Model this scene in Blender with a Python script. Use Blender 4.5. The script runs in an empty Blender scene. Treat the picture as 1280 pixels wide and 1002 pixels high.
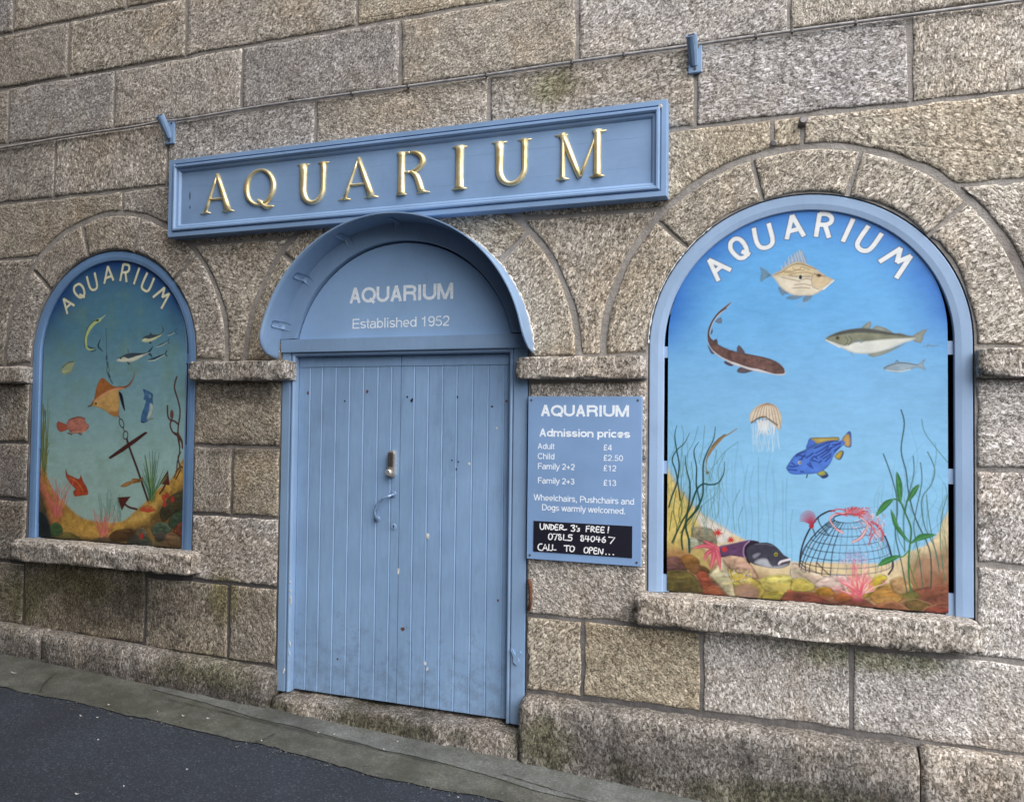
import bpy, bmesh, math, random
import numpy as np
from mathutils import Matrix, Vector
random.seed(7)
rng = np.random.default_rng(7)
R_ = math.radians
S = bpy.context.scene
COL = S.collection

# ------------------------------------------------------------------ camera
CAM_Y, CAM_Z, FPX = -4.0, 1.8, 960.0
YAW, PITCH, ROLL = 0.32976918, 0.02596957, -0.01125195
def _rot():
    cy, sy, cp, sp, cr, sr = math.cos(YAW), math.sin(YAW), math.cos(PITCH), math.sin(PITCH), math.cos(ROLL), math.sin(ROLL)
    return (np.array([[cy, -sy, 0], [sy, cy, 0], [0, 0, 1]]) @ np.array([[1, 0, 0], [0, cp, -sp], [0, sp, cp]])
            @ np.array([[cr, 0, sr], [0, 1, 0], [-sr, 0, cr]]))
MC = _rot()
cam = bpy.data.cameras.new('camera'); cam.sensor_width = 36; cam.sensor_fit = 'HORIZONTAL'; cam.lens = FPX * 36 / 1280
cam.clip_end = 500
co = bpy.data.objects.new('camera', cam); COL.objects.link(co)
mw = Matrix.Identity(4)
for i in range(3):
    mw[i][0] = MC[i, 0]; mw[i][1] = MC[i, 2]; mw[i][2] = -MC[i, 1]
mw[0][3], mw[1][3], mw[2][3] = 0, CAM_Y, CAM_Z
co.matrix_world = mw
S.camera = co

# ------------------------------------------------------------------ light
SUN_EL, SUN_ROT = R_(50), R_(128)          # soft light from the upper right, in front of the wall
w = bpy.data.worlds.new('World'); S.world = w; w.use_nodes = True
nt = w.node_tree; bg = nt.nodes['Background']
sky = nt.nodes.new('ShaderNodeTexSky'); sky.sky_type = 'NISHITA'; sky.sun_disc = False
sky.sun_elevation = SUN_EL; sky.sun_rotation = SUN_ROT; sky.dust_density = 2.5; sky.ozone_density = 1.0
nt.links.new(sky.outputs[0], bg.inputs[0]); bg.inputs[1].default_value = 0.045
sl = bpy.data.lights.new('sun', 'SUN'); sl.energy = 1.5; sl.angle = R_(78); sl.color = (1.0, 0.975, 0.935)
so = bpy.data.objects.new('sun', sl); COL.objects.link(so)
sd = Vector((math.sin(SUN_ROT) * math.cos(SUN_EL), math.cos(SUN_ROT) * math.cos(SUN_EL), math.sin(SUN_EL)))
so.rotation_euler = (-sd).to_track_quat('-Z', 'Y').to_euler()
vs = S.view_settings; vs.view_transform = 'Standard'; vs.look = 'None'; vs.exposure = 2.08; vs.gamma = 1

# ------------------------------------------------------------------ helpers
def W(px, py, y=0.0):
    """a measured point of the photograph, carried onto the plane at depth y of the facade: (X, Z) in metres"""
    d = MC @ np.array([(px - 640) / FPX, 1.0, -(py - 501) / FPX]); t = (y - CAM_Y) / d[1]
    return float(t * d[0]), float(CAM_Z + t * d[2])
def Zm(ox, oy, s, pts): return [(ox + a / s, oy + b / s) for a, b in pts]
G0, GS = -0.052, -0.0449                    # the street falls gently to the right
def gz(x): return G0 + GS * x
def WG(px, py):
    d = MC @ np.array([(px - 640) / FPX, 1.0, -(py - 501) / FPX])
    t = (G0 - CAM_Z) / (d[2] - GS * d[0]); return float(t * d[0]), float(CAM_Y + t * d[1])
def lin(c):
    c = np.asarray(c, float) / 255; return np.where(c <= .04045, c / 12.92, ((c + .055) / 1.055) ** 2.4)

def link(name, me, parent=None, mats=()):
    o = bpy.data.objects.new(name, me); COL.objects.link(o)
    for m in mats: me.materials.append(m)
    if parent is not None: o.parent = parent
    return o
def obj(name, bm, mat, parent=None, smooth=False):
    me = bpy.data.meshes.new(name); bmesh.ops.recalc_face_normals(bm, faces=bm.faces[:])
    bm.to_mesh(me); bm.free()
    if smooth: me.polygons.foreach_set('use_smooth', [True] * len(me.polygons))
    return link(name, me, parent, [mat] if not isinstance(mat, (list, tuple)) else mat)
def empty(name, loc=(0, 0, 0)):
    o = bpy.data.objects.new(name, None); COL.objects.link(o); o.empty_display_size = .1; o.location = loc; return o
def thing(name, label, cat, group=None):
    o = empty(name); return tag(o, label, cat, group)
def tag(o, label, cat, group=None, kind=None):
    o['label'] = label; o['category'] = cat
    if group: o['group'] = group
    if kind: o['kind'] = kind
    return o
def box(bm, x0, x1, y0, y1, z0, z1):
    v = [bm.verts.new(p) for p in ((x0, y0, z0), (x1, y0, z0), (x1, y1, z0), (x0, y1, z0), (x0, y0, z1), (x1, y0, z1), (x1, y1, z1), (x0, y1, z1))]
    return [bm.faces.new([v[i] for i in f]) for f in ((0, 1, 2, 3), (4, 5, 6, 7), (0, 1, 5, 4), (1, 2, 6, 5), (2, 3, 7, 6), (3, 0, 4, 7))]
def bevbox(bm, x0, x1, y0, y1, z0, z1, b=.004, seg=2):
    b2 = bmesh.new(); box(b2, x0, x1, y0, y1, z0, z1)
    bmesh.ops.bevel(b2, geom=b2.edges[:], offset=b, segments=seg, affect='EDGES', profile=.5)
    me = bpy.data.meshes.new('t'); b2.to_mesh(me); b2.free(); bm.from_mesh(me); bpy.data.meshes.remove(me)
def prism(bm, pts, y0, y1):
    a = [bm.verts.new((x, y0, z)) for x, z in pts]; b = [bm.verts.new((x, y1, z)) for x, z in pts]; n = len(pts)
    bm.faces.new(a); bm.faces.new(b[::-1])
    for i in range(n): bm.faces.new((a[i], a[(i + 1) % n], b[(i + 1) % n], b[i]))
def cyl(bm, p, axis, r, h, n=20, r2=None, bev=0):
    p = Vector(p); q = Vector(axis).to_track_quat('Z', 'Y'); r2 = r if r2 is None else r2
    rings = [(r, 0), (r, h - bev), (r2 - bev, h)] if bev else [(r, 0), (r2, h)]
    vs_ = [[bm.verts.new(p + q @ Vector((rr * math.cos(2 * math.pi * i / n), rr * math.sin(2 * math.pi * i / n), hh))) for i in range(n)] for rr, hh in rings]
    for a, b in zip(vs_, vs_[1:]):
        for i in range(n): bm.faces.new((a[i], a[(i + 1) % n], b[(i + 1) % n], b[i]))
    bm.faces.new(vs_[0]); bm.faces.new(vs_[-1])
def tube(bm, pts, rad, n=8, flat=1.0):
    pts = [Vector(p) for p in pts]; rad = rad if hasattr(rad, '__len__') else [rad] * len(pts); prev = None
    for i, p in enumerate(pts):
        t = (pts[min(i + 1, len(pts) - 1)] - pts[max(i - 1, 0)]).normalized()
        u = t.cross(Vector((0, 1, 0)));
        if u.length < .05: u = t.cross(Vector((1, 0, 0)))
        u.normalize(); v = t.cross(u)
        ring = [bm.verts.new(p + rad[i] * (u * math.cos(2 * math.pi * k / n) + v * flat * math.sin(2 * math.pi * k / n))) for k in range(n)]
        if prev:
            for k in range(n): bm.faces.new((prev[k], prev[(k + 1) % n], ring[(k + 1) % n], ring[k]))
        else: bm.faces.new(ring)
        prev = ring
    bm.faces.new(prev)
def catmull(pts, k=4, closed=False):
    P = np.asarray(pts, float); n = len(P); out = []
    for i in range(n if closed else n - 1):
        g = (lambda j: P[j % n]) if closed else (lambda j: P[min(max(j, 0), n - 1)])
        a, b, c, d = g(i - 1), g(i), g(i + 1), g(i + 2)
        for j in range(k):
            t = j / k
            out.append(.5 * (2 * b + (c - a) * t + (2 * a - 5 * b + 4 * c - d) * t * t + (3 * b - a - 3 * c + d) * t ** 3))
    if not closed: out.append(P[-1])
    return np.array(out)
def arc(cx, cz, r, a0, a1, n): return [(cx + r * math.cos(R_(a0 + (a1 - a0) * i / n)), cz + r * math.sin(R_(a0 + (a1 - a0) * i / n))) for i in range(n + 1)]

# ------------------------------------------------------------------ materials
def mat(name):
    m = bpy.data.materials.new(name); m.use_nodes = True; t = m.node_tree; return m, t, t.nodes['Principled BSDF']
def N(t, k, **kw):
    n = t.nodes.new(k)
    for a, b in kw.items():
        if hasattr(n, a) and not a.startswith('i_'): setattr(n, a, b)
    return n
def L(t, a, b): t.links.new(a, b)
def mapping(t, scale=(1, 1, 1), rot=(0, 0, 0)):
    g = N(t, 'ShaderNodeNewGeometry'); m = N(t, 'ShaderNodeMapping'); L(t, g.outputs['Position'], m.inputs[0])
    m.inputs['Rotation'].default_value = rot; m.inputs['Scale'].default_value = scale; return m.outputs[0]
def noise(t, vec, sc, det=4, rough=.55, dist=0):
    n = N(t, 'ShaderNodeTexNoise'); n.inputs['Scale'].default_value = sc; n.inputs['Detail'].default_value = det
    n.inputs['Roughness'].default_value = rough; n.inputs['Distortion'].default_value = dist; L(t, vec, n.inputs['Vector']); return n.outputs['Fac']
def voro(t, vec, sc):
    n = N(t, 'ShaderNodeTexVoronoi'); n.inputs['Scale'].default_value = sc; L(t, vec, n.inputs['Vector'])
    s = N(t, 'ShaderNodeSeparateColor'); L(t, n.outputs['Color'], s.inputs[0]); return s.outputs[0], n.outputs['Distance'], s.outputs[1]
def ramp(t, f, stops, interp='LINEAR'):
    r = N(t, 'ShaderNodeValToRGB'); e = r.color_ramp.elements; r.color_ramp.interpolation = interp
    while len(e) < len(stops): e.new(.5)
    for k, (p, c) in enumerate(stops):
        e[k].position = p; e[k].color = (*c, 1) if hasattr(c, '__len__') else (c, c, c, 1)
    L(t, f, r.inputs[0]); return r.outputs[0]
def mix(t, f, a, b, mode='MIX'):
    m = N(t, 'ShaderNodeMix'); m.data_type = 'RGBA'; m.blend_type = mode
    for s, v in ((m.inputs[0], f), (m.inputs[6], a), (m.inputs[7], b)):
        if hasattr(v, 'is_linked'): L(t, v, s)
        elif hasattr(v, '__len__'): s.default_value = (*v, 1)
        else: s.default_value = v if s.type == 'VALUE' else (v, v, v, 1)
    return m.outputs[2]
def math_(t, op, a, b=0.0, clamp=False):
    m = N(t, 'ShaderNodeMath'); m.operation = op; m.use_clamp = clamp
    for s, v in ((m.inputs[0], a), (m.inputs[1], b)):
        if hasattr(v, 'is_linked'): L(t, v, s)
        else: s.default_value = v
    return m.outputs[0]
def bump(t, bsdf, h, strength, dist):
    b = N(t, 'ShaderNodeBump'); b.inputs['Strength'].default_value = strength; b.inputs['Distance'].default_value = dist
    L(t, h, b.inputs['Height']); L(t, b.outputs[0], bsdf.inputs['Normal'])

def granite(name, gain=1.0, tone_attr=True, grain=1.0, damp=0.0):
    m, t, b = mat(name)
    p0 = mapping(t); wob = N(t, 'ShaderNodeTexNoise'); wob.inputs['Scale'].default_value = 45; L(t, p0, wob.inputs['Vector'])
    at = N(t, 'ShaderNodeAttribute'); at.attribute_name = 'turn'; tv = N(t, 'ShaderNodeSeparateXYZ'); L(t, at.outputs['Vector'], tv.inputs[0])
    vr = N(t, 'ShaderNodeVectorRotate'); vr.rotation_type = 'Y_AXIS'; L(t, p0, vr.inputs['Vector']); L(t, math_(t, 'MULTIPLY', tv.outputs[0], 6.283), vr.inputs['Angle'])
    vm = N(t, 'ShaderNodeVectorMath'); vm.operation = 'SCALE'; L(t, vr.outputs[0], vm.inputs[0]); L(t, math_(t, 'ADD', math_(t, 'MULTIPLY', tv.outputs[1], .55), .78), vm.inputs['Scale'])
    def dist_vec(rot, sc):
        mp = N(t, 'ShaderNodeMapping'); L(t, vm.outputs[0], mp.inputs[0]); mp.inputs['Rotation'].default_value = rot; mp.inputs['Scale'].default_value = sc; v = mp.outputs[0]; a = N(t, 'ShaderNodeVectorMath'); a.operation = 'MULTIPLY_ADD'
        L(t, wob.outputs['Color'], a.inputs[0]); a.inputs[1].default_value = (.010, .010, .010); L(t, v, a.inputs[2]); return a.outputs[0]
    va, vb = dist_vec((0, .85, 0), (1, 1, .74)), dist_vec((0, -.7, 0), (1, 1, .72))
    c1, d1, k1 = voro(t, va, 96 * grain); c2, d2, k2 = voro(t, vb, 170 * grain)
    sel = noise(t, p0, 30, 2)
    cell = math_(t, 'ADD', math_(t, 'MULTIPLY', c1, .55), math_(t, 'MULTIPLY', c2, .45))
    fine = noise(t, p0, 210, 2, .6)
    val = math_(t, 'ADD', math_(t, 'MULTIPLY', cell, .72), math_(t, 'ADD', math_(t, 'MULTIPLY', fine, .22), math_(t, 'MULTIPLY', sel, .10)))
    g = gain
    col = ramp(t, val, [(.22, (.085 * g, .077 * g, .067 * g)), (.34, (.165 * g, .150 * g, .130 * g)), (.45, (.240 * g, .221 * g, .194 * g)),
                        (.55, (.308 * g, .288 * g, .256 * g)), (.66, (.40 * g, .378 * g, .345 * g)), (.77, (.62 * g, .60 * g, .565 * g))])
    v3, d3, k3 = voro(t, vb, 250 * grain); mp3 = N(t, 'ShaderNodeMapping'); L(t, vm.outputs[0], mp3.inputs[0]); mp3.inputs['Rotation'].default_value = (0, .7, .3); mp3.inputs['Scale'].default_value = (1.3, 1, .5); v4, d4, k4 = voro(t, mp3.outputs[0], 120 * grain)
    col = mix(t, ramp(t, v3, [(.82, 0.0), (.86, .55)]), col, (.66 * g, .63 * g, .60 * g)); col = mix(t, ramp(t, v3, [(.09, .65), (.14, 0.0)]), col, (.045 * g, .040 * g, .036 * g))
    col = mix(t, ramp(t, v4, [(.945, 0.0), (.96, .85)]), col, (.78 * g, .75 * g, .73 * g)); col = mix(t, 1.0, col, (1.01, .985, .965), 'MULTIPLY')
    # iron / lichen patches with a shape of their own
    big = noise(t, p0, 1.7, 5, .6, .4); pr = ramp(t, big, [(.48, 0.0), (.70, 1.0)])
    col = mix(t, math_(t, 'MULTIPLY', pr, .5), col, mix(t, 1.0, col, (1.03, .88, .70), 'MULTIPLY'))
    stn = ramp(t, noise(t, vm.outputs[0], 5.5, 5, .62, .3), [(.30, .76), (.5, 1.0), (.72, 1.2)])
    col = mix(t, .8, col, mix(t, 1.0, col, stn, 'MULTIPLY'))
    cool = ramp(t, noise(t, mapping(t, (1, 1, 1), (.3, 1, .2)), 2.3, 4, .6), [(.45, 0.0), (.7, 1.0)])
    col = mix(t, math_(t, 'MULTIPLY', cool, .5), col, mix(t, 1.0, col, (.90, .91, .96), 'MULTIPLY'))
    dirt = ramp(t, noise(t, mapping(t, (1, 1, .45)), 3.3, 6, .68), [(.47, 0.0), (.72, 1.0)])
    col = mix(t, math_(t, 'MULTIPLY', dirt, .38 + damp * .3), col, mix(t, 1.0, col, (.45, .44, .43), 'MULTIPLY'))
    # green algae and black damp marks: ragged blotches at the places the wall has them
    warp = N(t, 'ShaderNodeTexNoise'); warp.inputs['Scale'].default_value = 3.2; warp.inputs['Detail'].default_value = 6; warp.inputs['Roughness'].default_value = .7; L(t, p0, warp.inputs['Vector'])
    def patch(col, spots, tint, strength):
        acc = None
        for (x, z, rx, rz) in spots:
            v = N(t, 'ShaderNodeVectorMath'); v.operation = 'SUBTRACT'; L(t, p0, v.inputs[0]); v.inputs[1].default_value = (x, 0, z)
            v2 = N(t, 'ShaderNodeVectorMath'); v2.operation = 'MULTIPLY'; L(t, v.outputs[0], v2.inputs[0]); v2.inputs[1].default_value = (1 / rx, .5, 1 / rz)
            ln = N(t, 'ShaderNodeVectorMath'); ln.operation = 'LENGTH'; L(t, v2.outputs[0], ln.inputs[0])
            q = math_(t, 'SUBTRACT', 1.0, ln.outputs['Value']); acc = q if acc is None else math_(t, 'MAXIMUM', acc, q)
        m_ = ramp(t, math_(t, 'ADD', acc, math_(t, 'MULTIPLY', math_(t, 'SUBTRACT', warp.outputs['Fac'], .5), 2.6)), [(.12, 0.0), (.75, 1.0)])
        return mix(t, math_(t, 'MULTIPLY', m_, strength), col, mix(t, 1.0, col, tint, 'MULTIPLY'))
    col = patch(col, [(-1.13, 3.62, .30, .16), (-4.45, .66, .85, .17), (-3.25, .70, .20, .25), (-1.15, .12, .28, .24), (-3.3, .23, .5, .14), (.45, .70, .5, .10), (-2.2, .08, .9, .08), (-4.9, .55, .4, .3), (-.1, .02, .9, .14)], (.46, .50, .24), .62)
    col = patch(col, [(-4.6, .12, 1.2, .16), (-3.2, .10, .6, .13), (-2.1, .10, .9, .10), (-.5, .06, .9, .22), (.6, .05, .9, .2), (-4.0, .55, 1.0, .3), (-.2, .20, .5, .12), (-3.1, 1.62, .5, .10), (-3.2, 1.95, .5, .10)], (.38, .38, .40), .8)
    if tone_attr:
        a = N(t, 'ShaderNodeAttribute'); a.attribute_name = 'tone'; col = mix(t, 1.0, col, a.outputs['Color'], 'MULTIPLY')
    L(t, col, b.inputs['Base Color']); b.inputs['Roughness'].default_value = .82; b.inputs['Specular IOR Level'].default_value = .35
    h = math_(t, 'ADD', math_(t, 'ADD', math_(t, 'MULTIPLY', noise(t, vm.outputs[0], 9, 4, .6), 5.0), math_(t, 'MULTIPLY', c1, .6)), math_(t, 'ADD', math_(t, 'MULTIPLY', noise(t, p0, 38, 5, .65), 1.5), math_(t, 'MULTIPLY', c2, .35)))
    bump(t, b, h, .42, .008)
    return m
M_STONE = granite('granite')
M_STONE_DARK = granite('granite_weathered', .56, False, 1.0, .9)
M_STONE_BLOCKER = granite('granite_light_blocker', .30, False, 1.0, .9)  # darkened granite for the added unseen blocks, keeps their bounce light low
M_STONE_SILL = granite('granite_sill', .90, False)

def mortar():
    m, t, b = mat('mortar'); p = mapping(t)
    n1 = noise(t, p, 5, 6, .65); n2 = noise(t, p, 120, 3)
    sx = N(t, 'ShaderNodeSeparateXYZ'); L(t, p, sx.inputs[0])
    col = ramp(t, n1, [(.32, (.21, .193, .18)), (.55, (.30, .28, .262)), (.72, (.40, .37, .345))])
    rust = ramp(t, noise(t, mapping(t, (1, 1, .5)), 2.1, 5, .6), [(.58, 0.0), (.70, 1.0)])
    col = mix(t, math_(t, 'MULTIPLY', rust, .5), col, (.085, .055, .045))
    damp = ramp(t, math_(t, 'ADD', math_(t, 'ADD', math_(t, 'MULTIPLY', sx.outputs[2], .4), math_(t, 'MULTIPLY', math_(t, 'ADD', sx.outputs[0], 2.0), .11)), math_(t, 'MULTIPLY', n1, .5)), [(.50, 1.0), (1.08, 0.0)])
    col = mix(t, math_(t, 'MULTIPLY', damp, .85), col, (.055, .053, .058))
    col = mix(t, .35, col, mix(t, 1.0, col, ramp(t, n2, [(.3, .5), (.7, 1.3)]), 'MULTIPLY'))
    L(t, col, b.inputs['Base Color']); b.inputs['Roughness'].default_value = .9
    bump(t, b, math_(t, 'ADD', n2, math_(t, 'ADD', math_(t, 'MULTIPLY', n1, 2), math_(t, 'MULTIPLY', noise(t, p, 24, 5, .65), 3.5))), .6, .006); return m
M_MORTAR = mortar()

def paint(name, c, rough=.42, wear=.5, streak=(1, 1, .12), chips=True):
    m, t, b = mat(name); p = mapping(t); c = np.array(c)
    n = noise(t, p, 2.2, 5, .6); st = noise(t, mapping(t, streak), 60, 4, .6)
    col = ramp(t, n, [(.3, tuple(c * .90)), (.7, tuple(c * 1.09))])
    col = mix(t, .5 * wear, col, mix(t, 1.0, col, ramp(t, st, [(.3, .86), (.7, 1.1)]), 'MULTIPLY'))
    grime = ramp(t, noise(t, mapping(t, (1, 1, .35)), 7, 7, .72), [(.56, 0.0), (.76, 1.0)])
    col = mix(t, math_(t, 'MULTIPLY', grime, .5 * wear), col, tuple(c * .45 + .02))
    sz = N(t, 'ShaderNodeSeparateXYZ'); L(t, p, sz.inputs[0]); spl = ramp(t, math_(t, 'ADD', noise(t, p, 16, 7, .75), math_(t, 'MULTIPLY', math_(t, 'SUBTRACT', .62, sz.outputs[2]), .36)), [(.56, 0.0), (.78, 1.0)])
    col = mix(t, math_(t, 'MULTIPLY', spl, .45 * wear), col, (.085, .095, .10))
    if chips:
        ch = ramp(t, noise(t, p, 46, 6, .75), [(.735, 0.0), (.75, 1.0)])
        col = mix(t, math_(t, 'MULTIPLY', ch, .75), col, (.42, .45, .5))
    L(t, col, b.inputs['Base Color']); L(t, ramp(t, n, [(.3, rough - .06), (.7, rough + .12)]), b.inputs['Roughness'])
    bump(t, b, math_(t, 'ADD', math_(t, 'MULTIPLY', st, .6), noise(t, p, 18, 4)), .14, .004); return m
BLUE = (.202, .312, .482)
M_BLUE = paint('blue_paint', BLUE)
M_DOOR = paint('door_paint', (.212, .338, .535), .4, .9)
M_SIGN = paint('sign_paint', (.200, .316, .512), .4, .35, (.12, 1, 1))
M_PRICE = paint('price_board_paint', (.182, .302, .52), .5, .15, chips=False)
M_FRAME = paint('window_frame_paint', (.268, .385, .57), .45, .35)
M_FRAME_L = paint('window_frame_paint_left', (.135, .25, .45), .45, .6)  # darker blue with stronger wear for the left-hand frame
M_FAN = paint('fanlight_paint', (.245, .395, .63), .5, .3, (1, 1, 1))
def simple(name, c, rough=.5, metal=0.0, nz=.12, sc=60):
    m, t, b = mat(name); p = mapping(t); n = noise(t, p, sc, 4); c = np.array(c)
    L(t, ramp(t, n, [(.3, tuple(c * (1 - nz))), (.7, tuple(c * (1 + nz)))]), b.inputs['Base Color'])
    b.inputs['Roughness'].default_value = rough; b.inputs['Metallic'].default_value = metal; bump(t, b, n, .08, .002); return m
M_WHITE = simple('white_lettering', (.73, .80, .88), .5)
M_WHITE_D = simple('faded_lettering', (.66, .71, .78), .5)
M_DARK = simple('dark_void', (.012, .012, .028), .7)
M_BLACKB = simple('blackboard', (.010, .010, .020), .4)
M_CHALK = simple('chalk_pen', (.78, .80, .82), .6)
M_STEEL = simple('steel', (.66, .63, .60), .38, .75, .2, 90)
M_HANDLE = simple('worn_handle', (.20, .30, .46), .25, .25, .25, 60)
M_STEELD = simple('steel_dark', (.13, .12, .12), .4, .6)
M_CABLE = simple('cable_sheath', (.30, .29, .29), .6, 0, .4, 25)
M_RUST = simple('rust', (.10, .04, .02), .9, 0, .5, 120)
M_SEAL = simple('sealant', (.62, .62, .60), .8, 0, .3, 50)
M_LITTER = simple('paper_scrap', (.36, .36, .35), .8)
def gold():
    m, t, b = mat('gold_leaf'); p = mapping(t); n = noise(t, p, 9, 5, .6); n2 = noise(t, p, 70, 3)
    L(t, ramp(t, n, [(.3, (.62, .47, .20)), (.5, (.80, .68, .40)), (.72, (.88, .81, .58))]), b.inputs['Base Color'])
    b.inputs['Metallic'].default_value = .72; L(t, ramp(t, n2, [(.3, .36), (.7, .52)]), b.inputs['Roughness']); bump(t, b, n2, .08, .003); return m
M_GOLD = gold()
def painting(name):
    m, t, b = mat(name); a = N(t, 'ShaderNodeAttribute'); a.attribute_name = 'paint'; p = mapping(t)
    st = noise(t, mapping(t, (.35, 1, 1)), 38, 6, .7, .4)
    col = mix(t, .42, a.outputs['Color'], mix(t, 1.0, a.outputs['Color'], ramp(t, st, [(.3, .82), (.7, 1.16)]), 'MULTIPLY'))
    L(t, col, b.inputs['Base Color']); L(t, ramp(t, st, [(.3, .36), (.7, .56)]), b.inputs['Roughness']); b.inputs['Specular IOR Level'].default_value = .4
    bump(t, b, st, .14, .002); return m
M_PAINTING = painting('mural_paint')
def asphalt():
    m, t, b = mat('asphalt'); p = mapping(t); v, d, k = voro(t, p, 150); n = noise(t, p, 1.4, 6, .6); f = noise(t, p, 260, 3, .7)
    col = ramp(t, v, [(0, (.008, .012, .019)), (.6, (.014, .0195, .030)), (.9, (.024, .031, .045)), (1, (.06, .07, .09))])
    col = mix(t, .8, col, mix(t, 1.0, col, ramp(t, n, [(.3, .62), (.7, 1.4)]), 'MULTIPLY'))
    L(t, col, b.inputs['Base Color']); b.inputs['Roughness'].default_value = .8
    bump(t, b, math_(t, 'ADD', v, f), .6, .005); return m
M_ASPH = asphalt()
def concrete(name, c, moss):
    m, t, b = mat(name); p = mapping(t); n = noise(t, p, 3, 6, .65); f = noise(t, p, 140, 4, .7); v, d, k = voro(t, p, 130); c = np.array(c)
    col = ramp(t, n, [(.3, tuple(c * .5)), (.7, tuple(c * 1.4))])
    col = mix(t, .6, col, mix(t, 1.0, col, ramp(t, v, [(0, .6), (.85, 1.1), (1, 1.9)]), 'MULTIPLY'))
    ms = ramp(t, noise(t, mapping(t, (1, 1, 1), (.4, .2, .9)), 2.6, 8, .75), [(.42, 0.0), (.60, 1.0)])
    col = mix(t, math_(t, 'MULTIPLY', ms, moss), col, (.034, .038, .024))
    pit = ramp(t, noise(t, p, 22, 6, .75), [(.56, 0.0), (.70, 1.0)]); col = mix(t, math_(t, 'MULTIPLY', pit, .65), col, (.028, .029, .030))
    L(t, col, b.inputs['Base Color']); b.inputs['Roughness'].default_value = .85; bump(t, b, math_(t, 'ADD', f, v), .5, .004); return m
M_GUTTER = concrete('gutter_concrete', (.088, .090, .079), .8)
M_STRIP = concrete('cement_fillet', (.125, .132, .128), .55)

# ------------------------------------------------------------------ the building: stone wall
BLD = thing('aquarium_building', 'granite ashlar building front with pale blue arched doorway and two arched windows', 'building')
LW = dict(cx=-4.228, cz=2.21, r=.708, ext=.955, zb=.95)
DW = dict(cx=-2.068, cz=2.12, r=.80, ext=1.075, zb=.10)
RW = dict(cx=.120, cz=2.187, r=.742, ext=.975, zb=.93)
WALL_X0, WALL_X1, WALL_Z1 = -5.8, 3.6, 6.0
FACE = -.010
def tone(warm=None, v=None, lo=.86, hi=1.10):
    v = random.uniform(lo, hi) if v is None else v; k = random.uniform(-.05, .07) if warm is None else warm
    return (v * (1 + k * .6), v, v * (1 - k * 1.6), 1)
class Stones:
    def __init__(s): s.bm = bmesh.new(); s.l = s.bm.verts.layers.float_color.new('tone'); s.t = s.bm.verts.layers.float_vector.new('turn')
    def add(s, poly, tn, face=None, j=.0022):
        face = FACE + random.uniform(-.003, .003) if face is None else face
        turn = Vector((random.random(), random.random(), 0)); P = []
        n = len(poly)
        for i in range(n):                                       # densify and roughen the arris
            a = np.array(poly[i]); b = np.array(poly[(i + 1) % n]); L_ = np.hypot(*(b - a)); k = max(1, int(L_ / .035))
            for q in range(k): P.append(a + (b - a) * q / k)
        P = np.array(P)
        if np.sum(P[:, 0] * np.roll(P[:, 1], -1) - np.roll(P[:, 0], -1) * P[:, 1]) < 0: P = P[::-1]
        def normals(Q):
            t = np.roll(Q, -1, 0) - np.roll(Q, 1, 0); t /= np.maximum(np.hypot(t[:, 0], t[:, 1]), 1e-9)[:, None]; return np.c_[-t[:, 1], t[:, 0]]
        wv = rng.normal(0, j, len(P)); wv = (wv + np.roll(wv, 1) + np.roll(wv, -1)) / 1.7; w2 = rng.normal(0, .011, len(P))
        for _ in range(5): w2 = (w2 + np.roll(w2, 1) + np.roll(w2, -1)) / 3
        wv = wv + np.abs(w2); ch = rng.random(len(P)) < .012; wv = wv + ch * rng.uniform(.003, .011, len(P))
        P = P + normals(P) * (np.abs(wv)[:, None])
        nn = normals(P)
        rings = [(P, .012), (P, face * .25), (P + nn * .004, face * .72), (P + nn * .012, face * .96), (P + nn * .026, face)]
        prev = None
        for Q, y in rings:
            yj = rng.normal(0, .0009, len(Q)) if y < 0 else np.zeros(len(Q))
            ring = [s.bm.verts.new((q[0], y + e, q[1])) for q, e in zip(Q, yj)]
            for v in ring: v[s.l] = tn; v[s.t] = turn
            if prev:
                m = len(ring)
                for i in range(m):
                    f = s.bm.faces.new((prev[i], prev[(i + 1) % m], ring[(i + 1) % m], ring[i])); f.smooth = True
            prev = ring
        s.bm.faces.new(prev)
def minus_disc(poly, cx, cz, r):
    """cut one disc out of a polygon whose boundary enters the disc once"""
    P = []; n = len(poly)
    for i in range(n):
        a = np.array(poly[i]); b = np.array(poly[(i + 1) % n]); k = max(1, int(np.hypot(*(b - a)) / .012))
        for q in range(k): P.append(tuple(a + (b - a) * q / k))
    ins = [math.hypot(x - cx, z - cz) < r for x, z in P]
    if not any(ins): return poly
    if all(ins): return None
    m = len(P); s0 = next(i for i in range(m) if ins[i] and not ins[(i + 1) % m]); out = []
    i = (s0 + 1) % m
    while not ins[i]: out.append(P[i]); i = (i + 1) % m
    a0 = math.atan2(out[-1][1] - cz, out[-1][0] - cx); a1 = math.atan2(out[0][1] - cz, out[0][0] - cx)
    d = (a1 - a0 + math.pi) % (2 * math.pi) - math.pi; k = max(2, int(abs(d) * r / .04))
    simp = [out[0]]                                              # keep only corners of the straight parts
    for q in range(1, len(out) - 1):
        u = np.array(out[q]) - np.array(simp[-1]); v = np.array(out[q + 1]) - np.array(out[q])
        if abs(u[0] * v[1] - u[1] * v[0]) > 1e-6: simp.append(out[q])
    simp.append(out[-1])
    return simp + [(cx + r * math.cos(a0 + d * q / k), cz + r * math.sin(a0 + d * q / k)) for q in range(1, k)]
ST = Stones()
J = .0075                                                        # half a joint
def block(x0, x1, z0, z1, cuts=(), tn=None, j=J):
    poly = [(x0 + j, z0 + j), (x1 - j, z0 + j), (x1 - j, z1 - j), (x0 + j, z1 - j)]
    for c in cuts:
        poly = minus_disc(poly, c['cx'], c['cz'], c['ext'] + .014)
        if poly is None: return
    ST.add(poly, tn or tone())
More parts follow.
